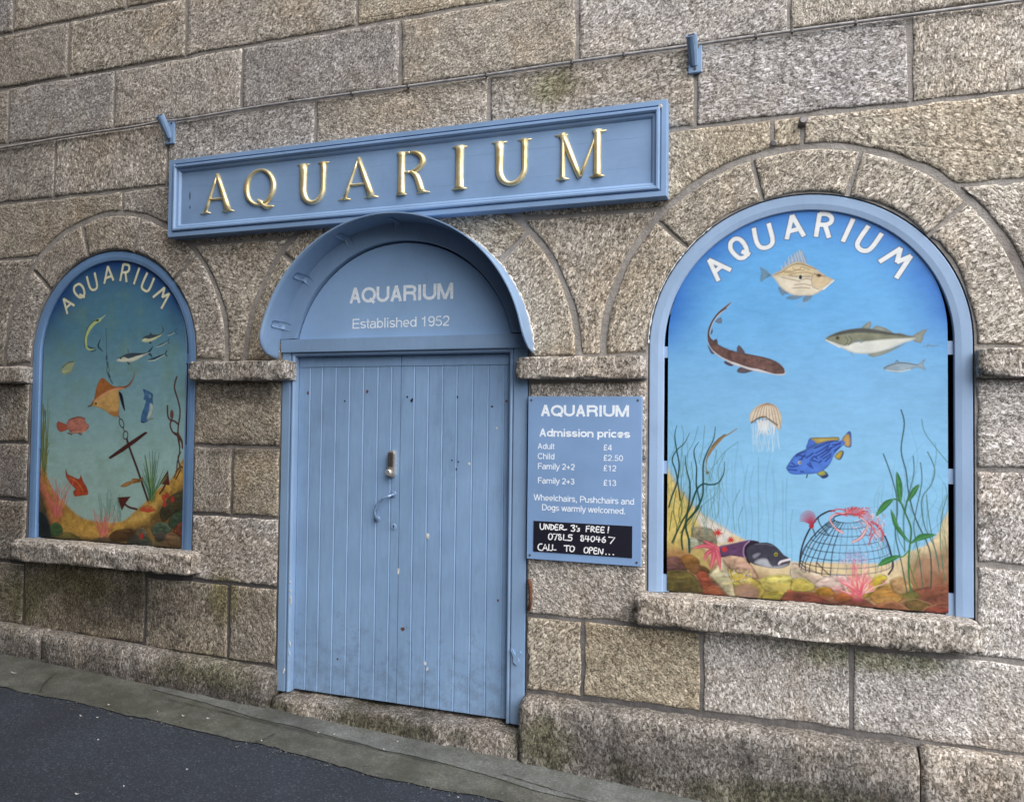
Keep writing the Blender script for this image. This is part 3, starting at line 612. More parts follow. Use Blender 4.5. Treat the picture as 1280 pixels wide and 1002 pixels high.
# sign lettering: grotesque letters drawn as flat strokes
def el(cx, cz, rx, rz, a0, a1, n=20): return [(cx + rx * math.cos(R_(a0 + (a1 - a0) * i / n)), cz + rz * math.sin(R_(a0 + (a1 - a0) * i / n))) for i in range(n + 1)]
def glyphs(h):
    X = .73; t, m = 1 - h, X - h; bowl = lambda cx, w_=.27: el(cx, X / 2, w_, X / 2 - h, 0, 360, 24)
    n_ = lambda x0, x1: ([(x0, 0), (x0, X)], [(x0, X * .55)] + el((x0 + x1) / 2, m - .22, (x1 - x0) / 2, .22, 170, 0, 12) + [(x1, 0)])
    return {'A': (.93, [[(.05 + h, 0), (.465, 1)], [(.465, 1), (.88 - h, 0)], [(.20, .33), (.73, .33)]]), 'Q': (1.08, [el(.54, .5, .44, .5 - h, 0, 360, 32), [(.62, .26), (.96, -.03)]]),
     'U': (1.0, [[(.13, 1), (.13, .40)] + el(.5, .40, .37, .40 - h, 180, 360, 16) + [(.87, .40), (.87, 1)]]), 'R': (1.0, [[(.15, 0), (.15, 1)], [(.15, t), (.58, t)] + el(.60, (t + .5) / 2, .27, (t - .5) / 2, 90, -90, 12) + [(.15, .5)], [(.62, .5), (.80, .42), (.85, .25), (.88, 0)]]),
     'I': (.40, [[(.2, 0), (.2, 1)]]), 'M': (1.16, [[(.13, 0), (.13, 1)], [(1.03, 0), (1.03, 1)], [(.15, 1), (.58, .02)], [(1.01, 1), (.58, .02)]]), 'E': (.93, [[(.15, 0), (.15, 1)], [(.15, t), (.85, t)], [(.15, h), (.87, h)], [(.15, .52), (.80, .52)]]),
     'F': (.85, [[(.15, 0), (.15, 1)], [(.15, t), (.82, t)], [(.15, .5), (.74, .5)]]), 'P': (.93, [[(.15, 0), (.15, 1)], [(.15, t), (.56, t)] + el(.56, (t + .46) / 2, .30, (t - .46) / 2, 90, -90, 12) + [(.15, .46)]]), 'D': (1.0, [[(.15, 0), (.15, 1)], [(.15, t), (.48, t)] + el(.48, .5, .40, .5 - h, 90, -90, 16) + [(.15, h)]]),
     'C': (1.0, [el(.53, .5, .42, .5 - h, 40, 320, 24)]), 'W': (1.31, [[(.05, 1), (.36, 0)], [(.36, 0), (.655, 1)], [(.655, 1), (.95, 0)], [(.95, 0), (1.26, 1)]]), 'S': (.9, []),
     's': (.70, [el(.35, m - .15, .25, .15, 25, 200, 10) + [(.25, X * .52), (.47, X * .46)] + el(.35, h + .16, .26, .16, 20, -155, 10)]), 't': (.39, [[(.18, .95), (.18, .16)] + el(.30, .16, .12, .16 - h, 190, 280, 6), [(.02, m), (.36, m)]]),
     'a': (.77, [el(.37, m - .16, .25, .16, 150, 0, 10) + [(.62, .15), (.66, h), (.72, h)], [(.62, .44), (.40, .41)] + el(.33, .22, .25, .19, 80, 290, 12) + [(.55, .13), (.62, .25)]]), 'b': (.77, [[(.11, 0), (.11, 1)], bowl(.39)]), 'd': (.77, [[(.66, 0), (.66, 1)], bowl(.38)]), 'p': (.77, [[(.11, -.28), (.11, X)], bowl(.39)]),
     'g': (.77, [[(.66, X), (.66, -.08)] + el(.38, -.08, .28, .20 - h, 0, -155, 12), bowl(.38)]), 'o': (.77, [el(.385, X / 2, .30, X / 2 - h, 0, 360, 24)]), 'c': (.70, [el(.38, X / 2, .29, X / 2 - h, 45, 315, 20)]), 'e': (.77, [[(.10, X * .48), (.67, X * .48)] + el(.385, X / 2, .29, X / 2 - h, 0, 310, 22)]),
     'l': (.31, [[(.155, 0), (.155, 1)]]), 'i': (.31, [[(.155, 0), (.155, X)], [(.155, .86), (.155, 1)]]), 'h': (.77, [[(.12, 0), (.12, 1)], n_(.12, .65)[1]]), 'n': (.77, list(n_(.12, .65))), 'm': (1.16, list(n_(.12, .58)) + [n_(.58, 1.04)[1]]), 'r': (.46, [[(.12, 0), (.12, X)], [(.12, X * .55), (.18, m - .06), (.30, m), (.46, m)]]),
     'u': (.77, [[(.65, 0), (.65, X)], [(.12, X), (.12, .24)] + el(.385, h + .20, .265, .20, 180, 350, 12)]), 'y': (.70, [[(.04, X), (.35, 0)], [(.66, X), (.32, -.10), (.24, -.22), (.08, -.22)]]), 'w': (1.0, [[(.04, X), (.27, 0)], [(.27, 0), (.50, X)], [(.50, X), (.73, 0)], [(.73, 0), (.96, X)]]), 'v': (.7, []),
     '1': (.77, [[(.44, 0), (.44, 1)], [(.44, .93), (.36, .80), (.16, .76)]]), '2': (.77, [el(.385, .70, .28, .30 - h, 170, -20, 14) + [(.55, .46), (.16, .14), (.09, h)], [(.08, h), (.68, h)]]), '3': (.77, [el(.37, .74, .25, .26 - h, 160, -85, 12) + [(.34, .53)], [(.34, .53)] + el(.37, .28, .29, .28 - h, 75, -160, 14)]), '4': (.77, [[(.56, 0), (.56, 1)], [(.54, .97), (.07, .26)], [(.05, .26), (.72, .26)]]),
     '5': (.77, [[(.64, t), (.20, t), (.13, .47)] + el(.37, .32, .30, .32 - h, 140, -160, 16)]), '9': (.77, [el(.385, .68, .28, .32 - h, 0, 360, 22), [(.665, .68), (.65, .35)] + el(.38, .30, .27, .30 - h, -10, -150, 10)]), '0': (.77, [el(.385, .5, .29, .5 - h, 0, 360, 26)]),
     '£': (.77, [el(.44, .70, .23, .30 - h, 20, 190, 12) + [(.30, .35), (.10, h)], [(.08, h), (.70, h)], [(.06, .47), (.56, .47)]]), '+': (.81, [[(.40, .10), (.40, .72)], [(.09, .41), (.72, .41)]]), '.': (.39, [[(.19, 0), (.19, .14)]]), ',': (.39, [[(.19, .14), (.19, 0), (.13, -.14)]]), ' ': (.39, [])}
def ribbon(bm, P, w_, y, th=.0008, ext=0.0):
    P = np.array(P, float); n = len(P)
    if n > 2 and np.hypot(*(P[0] - P[-1])) < 1e-6: t = np.array([P[(i + 1) % (n - 1)] - P[(i - 1) % (n - 1)] for i in range(n)])
    else: t = np.array([P[min(i + 1, n - 1)] - P[max(i - 1, 0)] for i in range(n)])
    t /= np.maximum(np.hypot(t[:, 0], t[:, 1]), 1e-9)[:, None]; nr = np.c_[-t[:, 1], t[:, 0]] * w_ / 2
    P[0] -= t[0] * w_ * ext; P[-1] += t[-1] * w_ * ext
    a = [bm.verts.new((p[0] - m[0], y - th, p[1] - m[1])) for p, m in zip(P, nr)]; b = [bm.verts.new((p[0] + m[0], y - th, p[1] + m[1])) for p, m in zip(P, nr)]
    a2 = [bm.verts.new((v.co.x, y + .0005, v.co.z)) for v in a]; b2 = [bm.verts.new((v.co.x, y + .0005, v.co.z)) for v in b]
    for i in range(n - 1):
        bm.faces.new((a[i], a[i + 1], b[i + 1], b[i])); bm.faces.new((a2[i], a2[i + 1], a[i + 1], a[i])); bm.faces.new((b[i], b[i + 1], b2[i + 1], b2[i]))
    bm.faces.new((a2[0], a[0], b[0], b2[0])); bm.faces.new((a2[-1], a[-1], b[-1], b2[-1]))
def text_px(txt, l, r, caps, y, m, parent, sw=.125):
    (x0, z0), (x1, z1) = W(*l, y), W(*r, y); z = (z0 + z1) / 2; cap = abs(W(l[0], l[1] - caps, y)[1] - z0)
    G = glyphs(sw / 2); tot = sum(G[c][0] for c in txt); k = (x1 - x0) / (tot * cap); bm = bmesh.new(); cx = 0; q = 0
    for ch in txt:
        for P in G[ch][1]: ribbon(bm, [(x0 + (cx + a) * cap * k, z + b * cap) for a, b in P], sw * cap, y, .0005 + .00007 * (q % 5)); q += 1
        cx += G[ch][0]
    o = obj('lettering', bm, m, parent); o['label'] = 'white lettering reading ' + txt; return o
fz = lambda x, y: (310 + x / 3.339, 260 + y / 3.339)
text_px('AQUARIUM', fz(421, 399), fz(858, 378), 64 / 3.339, FANY, M_WHITE, FAN, .19)
text_px('Established 1952', fz(433, 504), fz(842, 491), 41 / 3.339, FANY, M_WHITE, FAN, .12)

# ------------------------------------------------------------------ window frames
def arch_path(cx, cz, zb, r, n=56):
    return lambda o: [(cx + r + o, zb)] + arc(cx, cz, r + o, 0, 180, n) + [(cx - r - o, zb)]
def window(c, r_in, zb, prof, fill, tabs, label, pr, pcx, pcz, M_FRAME=M_FRAME):
    wf = empty('window_frame'); wf.parent = BLD; wf['label'] = label
    o = moulding('frame', arch_path(c['cx'], c['cz'], zb, r_in), prof, M_FRAME, wf)
    b = bmesh.new()
    prism(b, arc(c['cx'], c['cz'], r_in + .006, fill[0], fill[1], 40) + arc(pcx, pcz, pr - .008, fill[1], fill[0], 40), .034, .06); obj('slip', b, M_FRAME, wf)
    for side, z0, z1 in tabs:
        b = bmesh.new(); xa, xb = sorted((pcx + side * (pr - .01), c['cx'] + side * (r_in + .004))); bevbox(b, xa, xb, .0225, .05, z0, z1, .001); obj('spacer', b, M_FRAME, wf)
    return wf
RP = dict(cx=.118, cz=2.233, r=.641, zb=.938)
LP = dict(cx=-4.232, cz=2.235, r=.618, zb=.958)
PY = .02
rprof = [(.0, .034), (.0, .014), (.004, .008), (.030, .003), (.070, .002), (.0745, .005), (.078, .014), (.080, .05)]
def zat(px, py): return W(px, py, .02)[1]
window(RW, .663, .93, rprof, (28, 166), [(1, zat(1190, 443), zat(1190, 426)), (1, zat(1190, 605), zat(1190, 586)), (1, .93, zat(1190, 742)), (-1, zat(836, 447), zat(836, 433)), (-1, zat(834, 592), zat(834, 576)), (-1, .93, zat(833, 718))], 'right-hand arched window frame', RP['r'], RP['cx'], RP['cz'])
ragged_bead('sealant', RW['cx'], RW['cz'], RW['r'] + .001, 125, 178, -.006, .0028, BLD, 5)
window(LW, .640, .95, [(.0, .034), (.0, .014), (.004, .008), (.026, .004), (.058, .004), (.063, .008), (.066, .018), (.067, .05)], (22, 164), [(1, zat(236, 454), zat(236, 442)), (1, .95, zat(232, 556)), (-1, zat(50, 561), zat(50, 549)), (-1, .95, zat(48, 655))], 'left-hand arched window frame', LP['r'], LP['cx'], LP['cz'], M_FRAME_L)

# ------------------------------------------------------------------ the big sign
SG = thing('shop_sign', 'long pale blue timber sign with raised gold AQUARIUM letters above the arched door', 'sign')
SX0, SX1, SZ0, SZ1, SY = -3.690, -.522, 2.950, 3.450, -.085
def rect_path(o): return [(SX0 + o, SZ0 + o), (SX1 - o, SZ0 + o), (SX1 - o, SZ1 - o), (SX0 + o, SZ1 - o), (SX0 + o, SZ0 + o)]
moulding('moulded_frame', rect_path, [(.0, .0), (.0, SY + .006), (.003, SY), (.028, SY), (.029, SY + .009), (.036, SY + .009), (.037, SY - .001), (.042, SY - .007), (.052, SY - .007), (.060, SY + .002), (.061, SY + .010), (.067, SY + .010), (.074, SY + .013), (.082, SY + .022), (.084, SY + .030)], M_SIGN, SG)
bm = bmesh.new(); PYS = SY + .026
zs = [SZ0 + .02, SZ0 + .170, SZ0 + .325, SZ1 - .02]; sec = []
for a, b_ in zip(zs, zs[1:]): sec += [(a + .0006, PYS), (b_ - .0006, PYS)] + ([(b_, PYS + .0006)] if b_ != zs[-1] else [])
lo = [bm.verts.new((SX0 + .02, y, z)) for z, y in sec]; hi = [bm.verts.new((SX1 - .02, y, z)) for z, y in sec]
for i in range(len(sec) - 1): bm.faces.new((lo[i], lo[i + 1], hi[i + 1], hi[i]))
obj('board', bm, M_SIGN, SG)
bm = bmesh.new(); box(bm, SX0 + .004, SX1 - .004, -.03, -.002, SZ0 + .004, SZ1 - .004); obj('back_board', bm, M_SIGN, SG)
for x, z, m in ((SX0 + .040, SZ1 - .040, M_SIGN), (SX1 - .036, SZ1 - .036, M_STEEL)):
    bm = bmesh.new(); cyl(bm, (x, SY + .012, z), (0, -1, 0), .012, .014, 16, bev=.003); obj('screw', bm, m, SG)
for px, py, h in ((237.5, 245, .03), (237.5, 259, .012)): spot('paint_crack', px, py, .004, h, PYS, M_DARK, SG)
def ridge(bm, pts, wd, h, y, closed=False):
    P = np.asarray(pts, float); n = len(P); prof = [(-1, 0), (-.88, .55), (-.45, .9), (0, 1), (.45, .9), (.88, .55), (1, 0)]; rows = []
    wd = np.interp(np.linspace(0, 1, n), np.linspace(0, 1, len(wd)), wd) * 1.06
    for i in range(n):
        a, c = (P[(i - 1) % n], P[(i + 1) % n]) if closed else (P[max(i - 1, 0)], P[min(i + 1, n - 1)])
        t = (c - a) / max(np.hypot(*(c - a)), 1e-9); nr = np.array([-t[1], t[0]]); hh = min(h, wd[i] * .75)
        rows.append([bm.verts.new((P[i][0] + nr[0] * wd[i] / 2 * u, y - hh * q, P[i][1] + nr[1] * wd[i] / 2 * u)) for u, q in prof])
    m = n if closed else n - 1
    for i in range(m):
        r0, r1 = rows[i], rows[(i + 1) % n]
        for k in range(6): f = bm.faces.new((r0[k], r0[k + 1], r1[k + 1], r1[k])); f.smooth = True
    if not closed: bm.faces.new(rows[0]); bm.faces.new(rows[-1])
TH = .165
def serif(x, z, sl, up): return ([(x - sl, z), (x - sl * .45, z + up * .012), (x, z + up * .03), (x + sl * .45, z + up * .012), (x + sl, z)], [.028, .050, .085, .050, .028])
def stem(x, z0, z1, w_, ser0=True, ser1=True, sl=.15):
    out = [([(x, z0), (x, z0 + .08), (x, (z0 + z1) / 2), (x, z1 - .08), (x, z1)], [w_ * 1.4, w_ * 1.02, w_ * .95, w_ * 1.02, w_ * 1.4])]
    if ser0: out.append(serif(x, z0 + .022, sl, 1))
    if ser1: out.append(serif(x, z1 - .022, sl, -1))
    return out
GL = {'A': [([(.50, 1.0), (.86, .03)], [.09, .175]), ([(.48, .95), (.13, .03)], [.06, .085]), ([(.27, .36), (.74, .36)], [.062, .062]), serif(.13, .022, .17, 1), serif(.86, .022, .19, 1)],
      'Q': ['closed', ([(.42, .24), (.54, .15), (.72, .02), (.96, .03)], [.04, .11, .12, .03])],
      'U': [([(.20, .98), (.20, .80), (.20, .55), (.20, .42)] + el(.51, .36, .31, .33, 180, 360, 22) + [(.82, .42), (.82, .60), (.82, .80), (.82, .98)], [TH * 1.2, TH, TH, TH, .14, .11, .10, .11, .12, .12, .12, .12, .15]), serif(.20, .975, .19, -1), serif(.82, .975, .17, -1)],
      'R': stem(.18, 0, 1, TH) + [(el(.42, .755, .36, .225, 90, -90, 18), [.06, .12, .15, .12, .06]), ([(.18, .975), (.42, .98)], [.06, .06]), ([(.18, .53), (.42, .53)], [.06, .06]), ([(.46, .53), (.62, .40), (.76, .04)], [.09, .14, .16]), serif(.80, .022, .19, 1)],
      'I': stem(.5, 0, 1, .19, sl=.40),
      'M': stem(.14, 0, 1, .095, True, False, .14) + stem(.86, 0, 1, .15, True, False, .15) + [([(.12, .99), (.50, .03)], [.155, .11]), ([(.86, .97), (.51, .05)], [.06, .075]), serif(.10, .975, .14, -1), serif(.90, .975, .15, -1)]}
for ch, l, r, t, b_ in (('A', 252, 291, 218.5, 269), ('Q', 306, 344, 211, 260.5), ('U', 371, 411.5, 202, 256), ('A', 425, 471, 198, 250.5), ('R', 494, 538, 188, 245), ('I', 563, 586, 181.5, 238.5), ('U', 614, 665, 172.5, 233), ('M', 695.5, 755, 162, 226)):
    yy = PYS - .004; x0 = W(l, (t + b_) / 2, yy)[0]; x1 = W(r, (t + b_) / 2, yy)[0]; zb, zt = W((l + r) / 2, b_, yy)[1], W((l + r) / 2, t, yy)[1]
    zb, zt = 3.090 + (zb - 3.090) * .25, 3.335 + (zt - 3.335) * .25
    hgt = zt - zb; wdt = x1 - x0; bm = bmesh.new()
    for st in GL[ch]:
        if st == 'closed':
            P = [(x0 + wdt * (.5 + .44 * math.cos(2 * math.pi * i / 44)), zb + hgt * (.53 + .44 * math.sin(2 * math.pi * i / 44))) for i in range(44)]
            ridge(bm, P, [hgt * v for v in (.150, .105, .070, .105, .150, .105, .070, .105, .150)], .020, PYS + .002, True); continue
        pts, wd = st
        if len(pts) > 2 and len(pts) < 8 and ch in 'QR' and pts[0][0] > .4: pts = catmull(pts, 4)
        P = [(x0 + wdt * x, zb + hgt * z) for x, z in pts]
        if len(P) == 2: P = [(P[0][0] + (P[1][0] - P[0][0]) * q / 4, P[0][1] + (P[1][1] - P[0][1]) * q / 4) for q in range(5)]
        ridge(bm, P, [hgt * v for v in wd], .020, PYS + .002)
    o = obj('letter', bm, M_GOLD, SG); o['label'] = 'gold serif letter ' + ch

# ------------------------------------------------------------------ price board
PB = thing('price_board', 'pale blue admission prices board with white lettering screwed beside the door', 'sign')
PX0, PX1, PZ0, PZ1, PBY = -1.264, -.648, 1.060, 1.934, -.034
bm = bmesh.new(); bevbox(bm, PX0, PX1, PBY, -.010, PZ0, PZ1, .002); obj('board', bm, M_PRICE, PB)
pz = lambda x, y: (640 + x / 4.175, 480 + y / 4.175)
for txt, l, r, cp, bo in (('AQUARIUM', (147, 165), (612, 172), 58, .215), ('Admission prices', (140, 273), (617, 280), 41, .20),
        ('Adult', (133, 338), (222, 339), 30, .135), ('£4', (476, 345), (522, 346), 31, .135), ('Child', (133, 390), (222, 392), 31, .135), ('£2.50', (476, 399), (580, 402), 31, .135),
        ('Family 2+2', (133, 443), (328, 447), 31, .135), ('£12', (476, 452), (545, 455), 31, .135), ('Family 2+3', (133, 518), (327, 522), 31, .135), ('£13', (476, 529), (545, 531), 31, .135),
        ('Wheelchairs, Pushchairs and', (113, 608), (638, 626), 32, .13), ('Dogs warmly welcomed.', (155, 659), (594, 676), 32, .13)):
    text_px(txt, pz(*l), pz(*r), cp / 4.175, PBY, M_WHITE, PB, bo)
bx0, bz1 = W(*pz(113, 711), PBY); bx1, bz0 = W(*pz(627, 905), PBY); bz1 = (bz1 + W(*pz(627, 741), PBY)[1]) / 2; bz0 = (bz0 + W(*pz(113, 873), PBY)[1]) / 2
bm = bmesh.new(); bevbox(bm, bx0, bx1, PBY - .003, PBY + .004, bz0, bz1, .001); BB = obj('blackboard', bm, M_BLACKB, PB)
for x in (PX0 + .018, PX1 - .022):
    for z in (PZ0 + .02, PZ1 - .02): bm = bmesh.new(); cyl(bm, (x, PBY + .001, z), (0, -1, 0), .006, .003, 12); obj('screw', bm, M_STEELD, PB)
HW = [  # handwriting, traced stroke by stroke
 [(147, 727), (148, 750), (156, 757), (166, 751), (168, 728)], [(175, 756), (177, 730), (192, 757), (195, 731)], [(204, 731), (203, 758)], [(200, 732), (214, 736), (219, 746), (213, 756), (203, 758)], [(240, 733), (227, 733), (225, 758), (240, 759)], [(227, 745), (238, 746)],
 [(249, 759), (251, 735), (264, 736), (266, 745), (253, 748), (270, 759), (285, 757)], [(308, 738), (322, 735), (327, 742), (317, 748), (328, 756), (322, 766), (309, 764)], [(338, 738), (337, 745)], [(352, 752), (344, 754), (351, 760), (350, 766), (340, 766)],
 [(404, 740), (389, 740), (387, 768)], [(388, 753), (402, 753)], [(412, 769), (414, 743), (427, 745), (428, 753), (416, 756), (431, 770)], [(455, 745), (441, 744), (440, 770), (455, 771)], [(441, 757), (453, 757)], [(481, 747), (466, 746), (465, 772), (481, 773)], [(466, 759), (478, 760)], [(505, 744), (502, 764)], [(500, 773), (501, 774)],
 [(203, 779), (193, 784), (191, 801), (199, 810), (209, 803), (211, 788), (203, 779)], [(217, 781), (237, 781), (224, 812)], [(256, 784), (245, 783), (244, 791), (257, 800), (255, 811), (244, 809), (246, 799), (256, 784)], [(270, 785), (268, 812), (284, 813)], [(314, 787), (298, 786), (296, 797), (309, 798), (313, 807), (306, 815), (290, 813)],
 [(374, 791), (363, 789), (360, 796), (374, 806), (372, 817), (360, 815), (362, 806), (374, 791)], [(386, 791), (382, 807), (404, 808)], [(398, 792), (396, 819)], [(424, 793), (415, 797), (412, 812), (419, 820), (429, 814), (431, 800), (424, 793)], [(443, 794), (438, 809), (460, 811)], [(455, 797), (452, 822)], [(484, 796), (473, 806), (470, 818), (478, 825), (488, 819), (484, 810), (471, 813)], [(505, 797), (537, 800), (514, 830)],
 [(157, 833), (143, 834), (136, 848), (140, 862), (154, 866)], [(160, 866), (173, 834), (185, 866)], [(165, 855), (181, 855)], [(193, 836), (191, 866), (207, 866)], [(212, 837), (211, 863), (229, 864)], [(272, 842), (300, 842)], [(286, 843), (285, 871)], [(314, 843), (304, 850), (303, 866), (312, 873), (323, 866), (325, 851), (314, 843)],
 [(387, 850), (378, 857), (377, 873), (386, 880), (396, 873), (398, 858), (387, 850)], [(404, 882), (406, 852), (419, 854), (420, 863), (407, 867)], [(443, 855), (430, 854), (428, 882), (443, 884)], [(429, 867), (441, 868)], [(450, 884), (454, 856), (470, 887), (475, 860)], [(489, 886), (491, 887)], [(507, 887), (509, 888)], [(527, 888), (530, 889)]]
bm = bmesh.new()
for s_ in HW:
    P = [W(*pz(*q), PBY - .003) for q in s_]; P = catmull(P, 3) if len(P) > 3 else np.array(P); ribbon(bm, P, .0060, PBY - .003, .0005 + .00006 * (HW.index(s_) % 6), .35)
obj('handwriting', bm, M_CHALK, BB)

# ------------------------------------------------------------------ murals: painted on a fine grid, then cut into its painted figures
class Canvas:
    def __init__(s, pan, y, step, gain):
        s.p, s.y, s.gain = pan, y, gain; s.mute = .06; r = pan['r']; n = int(2 * r / step); t = np.linspace(0, 1, n + 1)
        x = pan['cx'] + r * (.6 * (2 * t - 1) - .4 * np.cos(np.pi * t)); zt = pan['cz'] + np.sqrt(np.maximum(0, r * r - (x - pan['cx']) ** 2))
        m = int((pan['cz'] + r - pan['zb']) / step); v = np.linspace(0, 1, m + 1)
        s.X = np.repeat(x[:, None], m + 1, 1); s.Z = pan['zb'] + (zt - pan['zb'])[:, None] * v[None]
        s.C = np.zeros(s.X.shape + (3,)); s.I = np.zeros(s.X.shape, int); s.parts = {0: ('painted_board', None)}; s.pid = 0
        s.g = np.random.default_rng(5); s.n1 = s.vnoise(26, 3); s.n2 = s.vnoise(8, 3); s.n3 = s.vnoise(75, 2)
        s.u = 4.0 / FPX * 1.0                                   # one photo pixel on the wall in front, metres
    def vnoise(s, f, o):
        out = np.zeros(s.X.shape); a = 1
        for k in range(o):
            T = s.g.random((97, 97)); u, v = s.X * f * 2 ** k + 40, s.Z * f * 2 ** k; i, j = np.floor(u).astype(int), np.floor(v).astype(int); fu, fv = u - i, v - j; fu = fu * fu * (3 - 2 * fu); fv = fv * fv * (3 - 2 * fv)
            g = lambda a_, b_: T[(i + a_) % 97, (j + b_) % 97]
            out += a * ((g(0, 0) * (1 - fu) + g(1, 0) * fu) * (1 - fv) + (g(0, 1) * (1 - fu) + g(1, 1) * fu) * fv); a *= .5
        return (out - out.min()) / (out.max() - out.min())
    def part(s, name, label=None): s.pid = max(s.parts) + 1; s.parts[s.pid] = (name, label)
    def w(s, pts): return np.array([W(a, b, s.y) for a, b in pts])
    def _sub(s, P, pad):
        c0 = max(np.searchsorted(s.X[:, 0], P[:, 0].min() - pad) - 1, 0); c1 = min(np.searchsorted(s.X[:, 0], P[:, 0].max() + pad) + 1, s.X.shape[0]); return slice(c0, c1)
    def _blend(s, sl, a, c, tag_, jit):
        c = lin(c) * s.gain; c = c * (1 - s.mute) + c.mean() * s.mute * np.array((1.0, .98, .9))
        k = 1 + jit * ((s.n1[sl] - .5) * 1.2 + (s.n3[sl] - .5) * .8)
        if getattr(s, '_rim', None) is not None: k = k * s._rim
        s._rim = None
        s.C[sl] = s.C[sl] * (1 - a[..., None]) + c * k[..., None] * a[..., None]
        if tag_: s.I[sl][a > .5] = s.pid
    def poly(s, pts, c, alpha=1.0, soft=.0022, smooth=3, tag_=True, jit=.25, raw=False, rim=.32):
        P = s.w(pts) if not raw else np.asarray(pts)
        if smooth > 1: P = catmull(P, smooth, True)
        sl = s._sub(P, soft * 3); X, Z = s.X[sl], s.Z[sl]; d = np.full(X.shape, 9.0); ins = np.zeros(X.shape, bool)
        zr = (Z > P[:, 1].min() - soft * 3) & (Z < P[:, 1].max() + soft * 3); xs, zs_ = X[zr], Z[zr]; dd = np.full(xs.shape, 9.0); ii = np.zeros(xs.shape, bool)
        for a, b_ in zip(P, np.roll(P, -1, 0)):
            e = b_ - a; l2 = max(e @ e, 1e-14); t = np.clip(((xs - a[0]) * e[0] + (zs_ - a[1]) * e[1]) / l2, 0, 1)
            dd = np.minimum(dd, (xs - a[0] - t * e[0]) ** 2 + (zs_ - a[1] - t * e[1]) ** 2)
            if a[1] != b_[1]: ii ^= ((a[1] > zs_) != (b_[1] > zs_)) & (xs < (b_[0] - a[0]) * (zs_ - a[1]) / (b_[1] - a[1]) + a[0])
        d[zr] = np.where(ii, 1, -1) * np.sqrt(dd); A = np.clip(d / (2 * soft) + .5, 0, 1); A[~zr] = 0
        s._rim = 1 - rim * np.clip(1 - d / .011, 0, 1) if rim and d.shape == A.shape and (P[:, 0].max() - P[:, 0].min()) < .6 else None
        s._blend(sl, A * alpha, c, tag_, jit); return s
    def line(s, pts, wpx, c, alpha=1.0, smooth=4, tag_=True, taper=None, jit=.12, soft=.0018, closed=False, butt=False):
        P = s.w(pts); P = catmull(P, smooth, closed) if smooth > 1 and len(P) > 2 else P
        if closed: P = np.vstack([P, P[:1]])
        hw = wpx * s.u / 2; sl = s._sub(P, hw * 2 + soft * 3); X, Z = s.X[sl], s.Z[sl]; zr = (Z > P[:, 1].min() - hw * 2 - .01) & (Z < P[:, 1].max() + hw * 2 + .01)
        xs, zs_ = X[zr], Z[zr]; best = np.full(xs.shape, 9.0); n = len(P) - 1
        for i in range(n):
            a, e = P[i], P[i + 1] - P[i]; l2 = max(e @ e, 1e-14); tr = ((xs - a[0]) * e[0] + (zs_ - a[1]) * e[1]) / l2; t = np.clip(tr, 0, 1)
            k = 1.0 if taper is None else np.interp((i + t) / n, np.linspace(0, 1, len(taper)), taper)
            dq = np.hypot(xs - a[0] - t * e[0], zs_ - a[1] - t * e[1]) - hw * k
            if butt and i == 0: dq = np.maximum(dq, -tr * math.sqrt(l2) - butt * s.u)
            if butt and i == n - 1: dq = np.maximum(dq, (tr - 1) * math.sqrt(l2) - butt * s.u)
            best = np.minimum(best, dq)
        A = np.zeros(X.shape); A[zr] = np.clip(-best / (2 * soft) + .5, 0, 1); s._blend(sl, A * alpha, c, tag_, jit); return s
    def dot(s, x, y, rx, ry, c, alpha=1.0, tag_=True, rot=0, soft=.0022, jit=.25):
        P = [(x + rx * math.cos(a) * math.cos(rot) - ry * math.sin(a) * math.sin(rot), y + rx * math.cos(a) * math.sin(rot) + ry * math.sin(a) * math.cos(rot)) for a in np.linspace(0, 2 * math.pi, 16, endpoint=False)]
        return s.poly(P, c, alpha, soft, 1, tag_, jit)
    def rock(s, pts, c, lit=1.35, dark=.6, tag_=True):
        """one painted stone: body colour, dabs of lighter and darker paint, a broken pale rim (as the artist painted it)"""
        s.poly(pts, c, soft=.005, tag_=tag_, jit=.9); c = np.array(c, float); P = np.array(pts, float); cx, cy = P.mean(0); hx, hy = np.ptp(P[:, 0]) / 2, np.ptp(P[:, 1]) / 2
        s.poly([(cx + (x - cx) * .85, cy + (y - cy) * .75 + hy * .25) for x, y in pts], c * dark, .55, .014, 3, False, .9)
        for q in range(int(6 + hx * hy / 40)):
            a_, r_ = s.g.uniform(0, 6.3), s.g.uniform(0, .8); x, y = cx + hx * r_ * math.cos(a_), cy + hy * r_ * math.sin(a_); up = (cy - y) / max(hy, 1); l_ = s.g.uniform(.15, .45) * hx; sl_ = s.g.uniform(-.5, .5)
            k = np.clip(c * (1 + .5 * up + s.g.normal(0, .18)) + s.g.normal(0, 9, 3), 0, 250); s.line([(x - l_, y + l_ * sl_ * .6), (x, y - l_ * .12), (x + l_, y + l_ * sl_)], s.g.uniform(1.2, 3.2), k, s.g.uniform(.25, .55), 3, False, taper=(.3, 1, .3), soft=.005)
        s.line(list(pts) + [pts[0]], 1.3, c * .30, .55, 3, False, soft=.004)
        n = len(pts); i0 = min(range(n), key=lambda i: pts[i][1]); s.line([pts[(i0 - 1) % n], pts[i0], pts[(i0 + 1) % n]], 1.1, np.clip(c * lit + 22, 0, 255), .5, 4, False, taper=(.2, 1, .3), soft=.003)
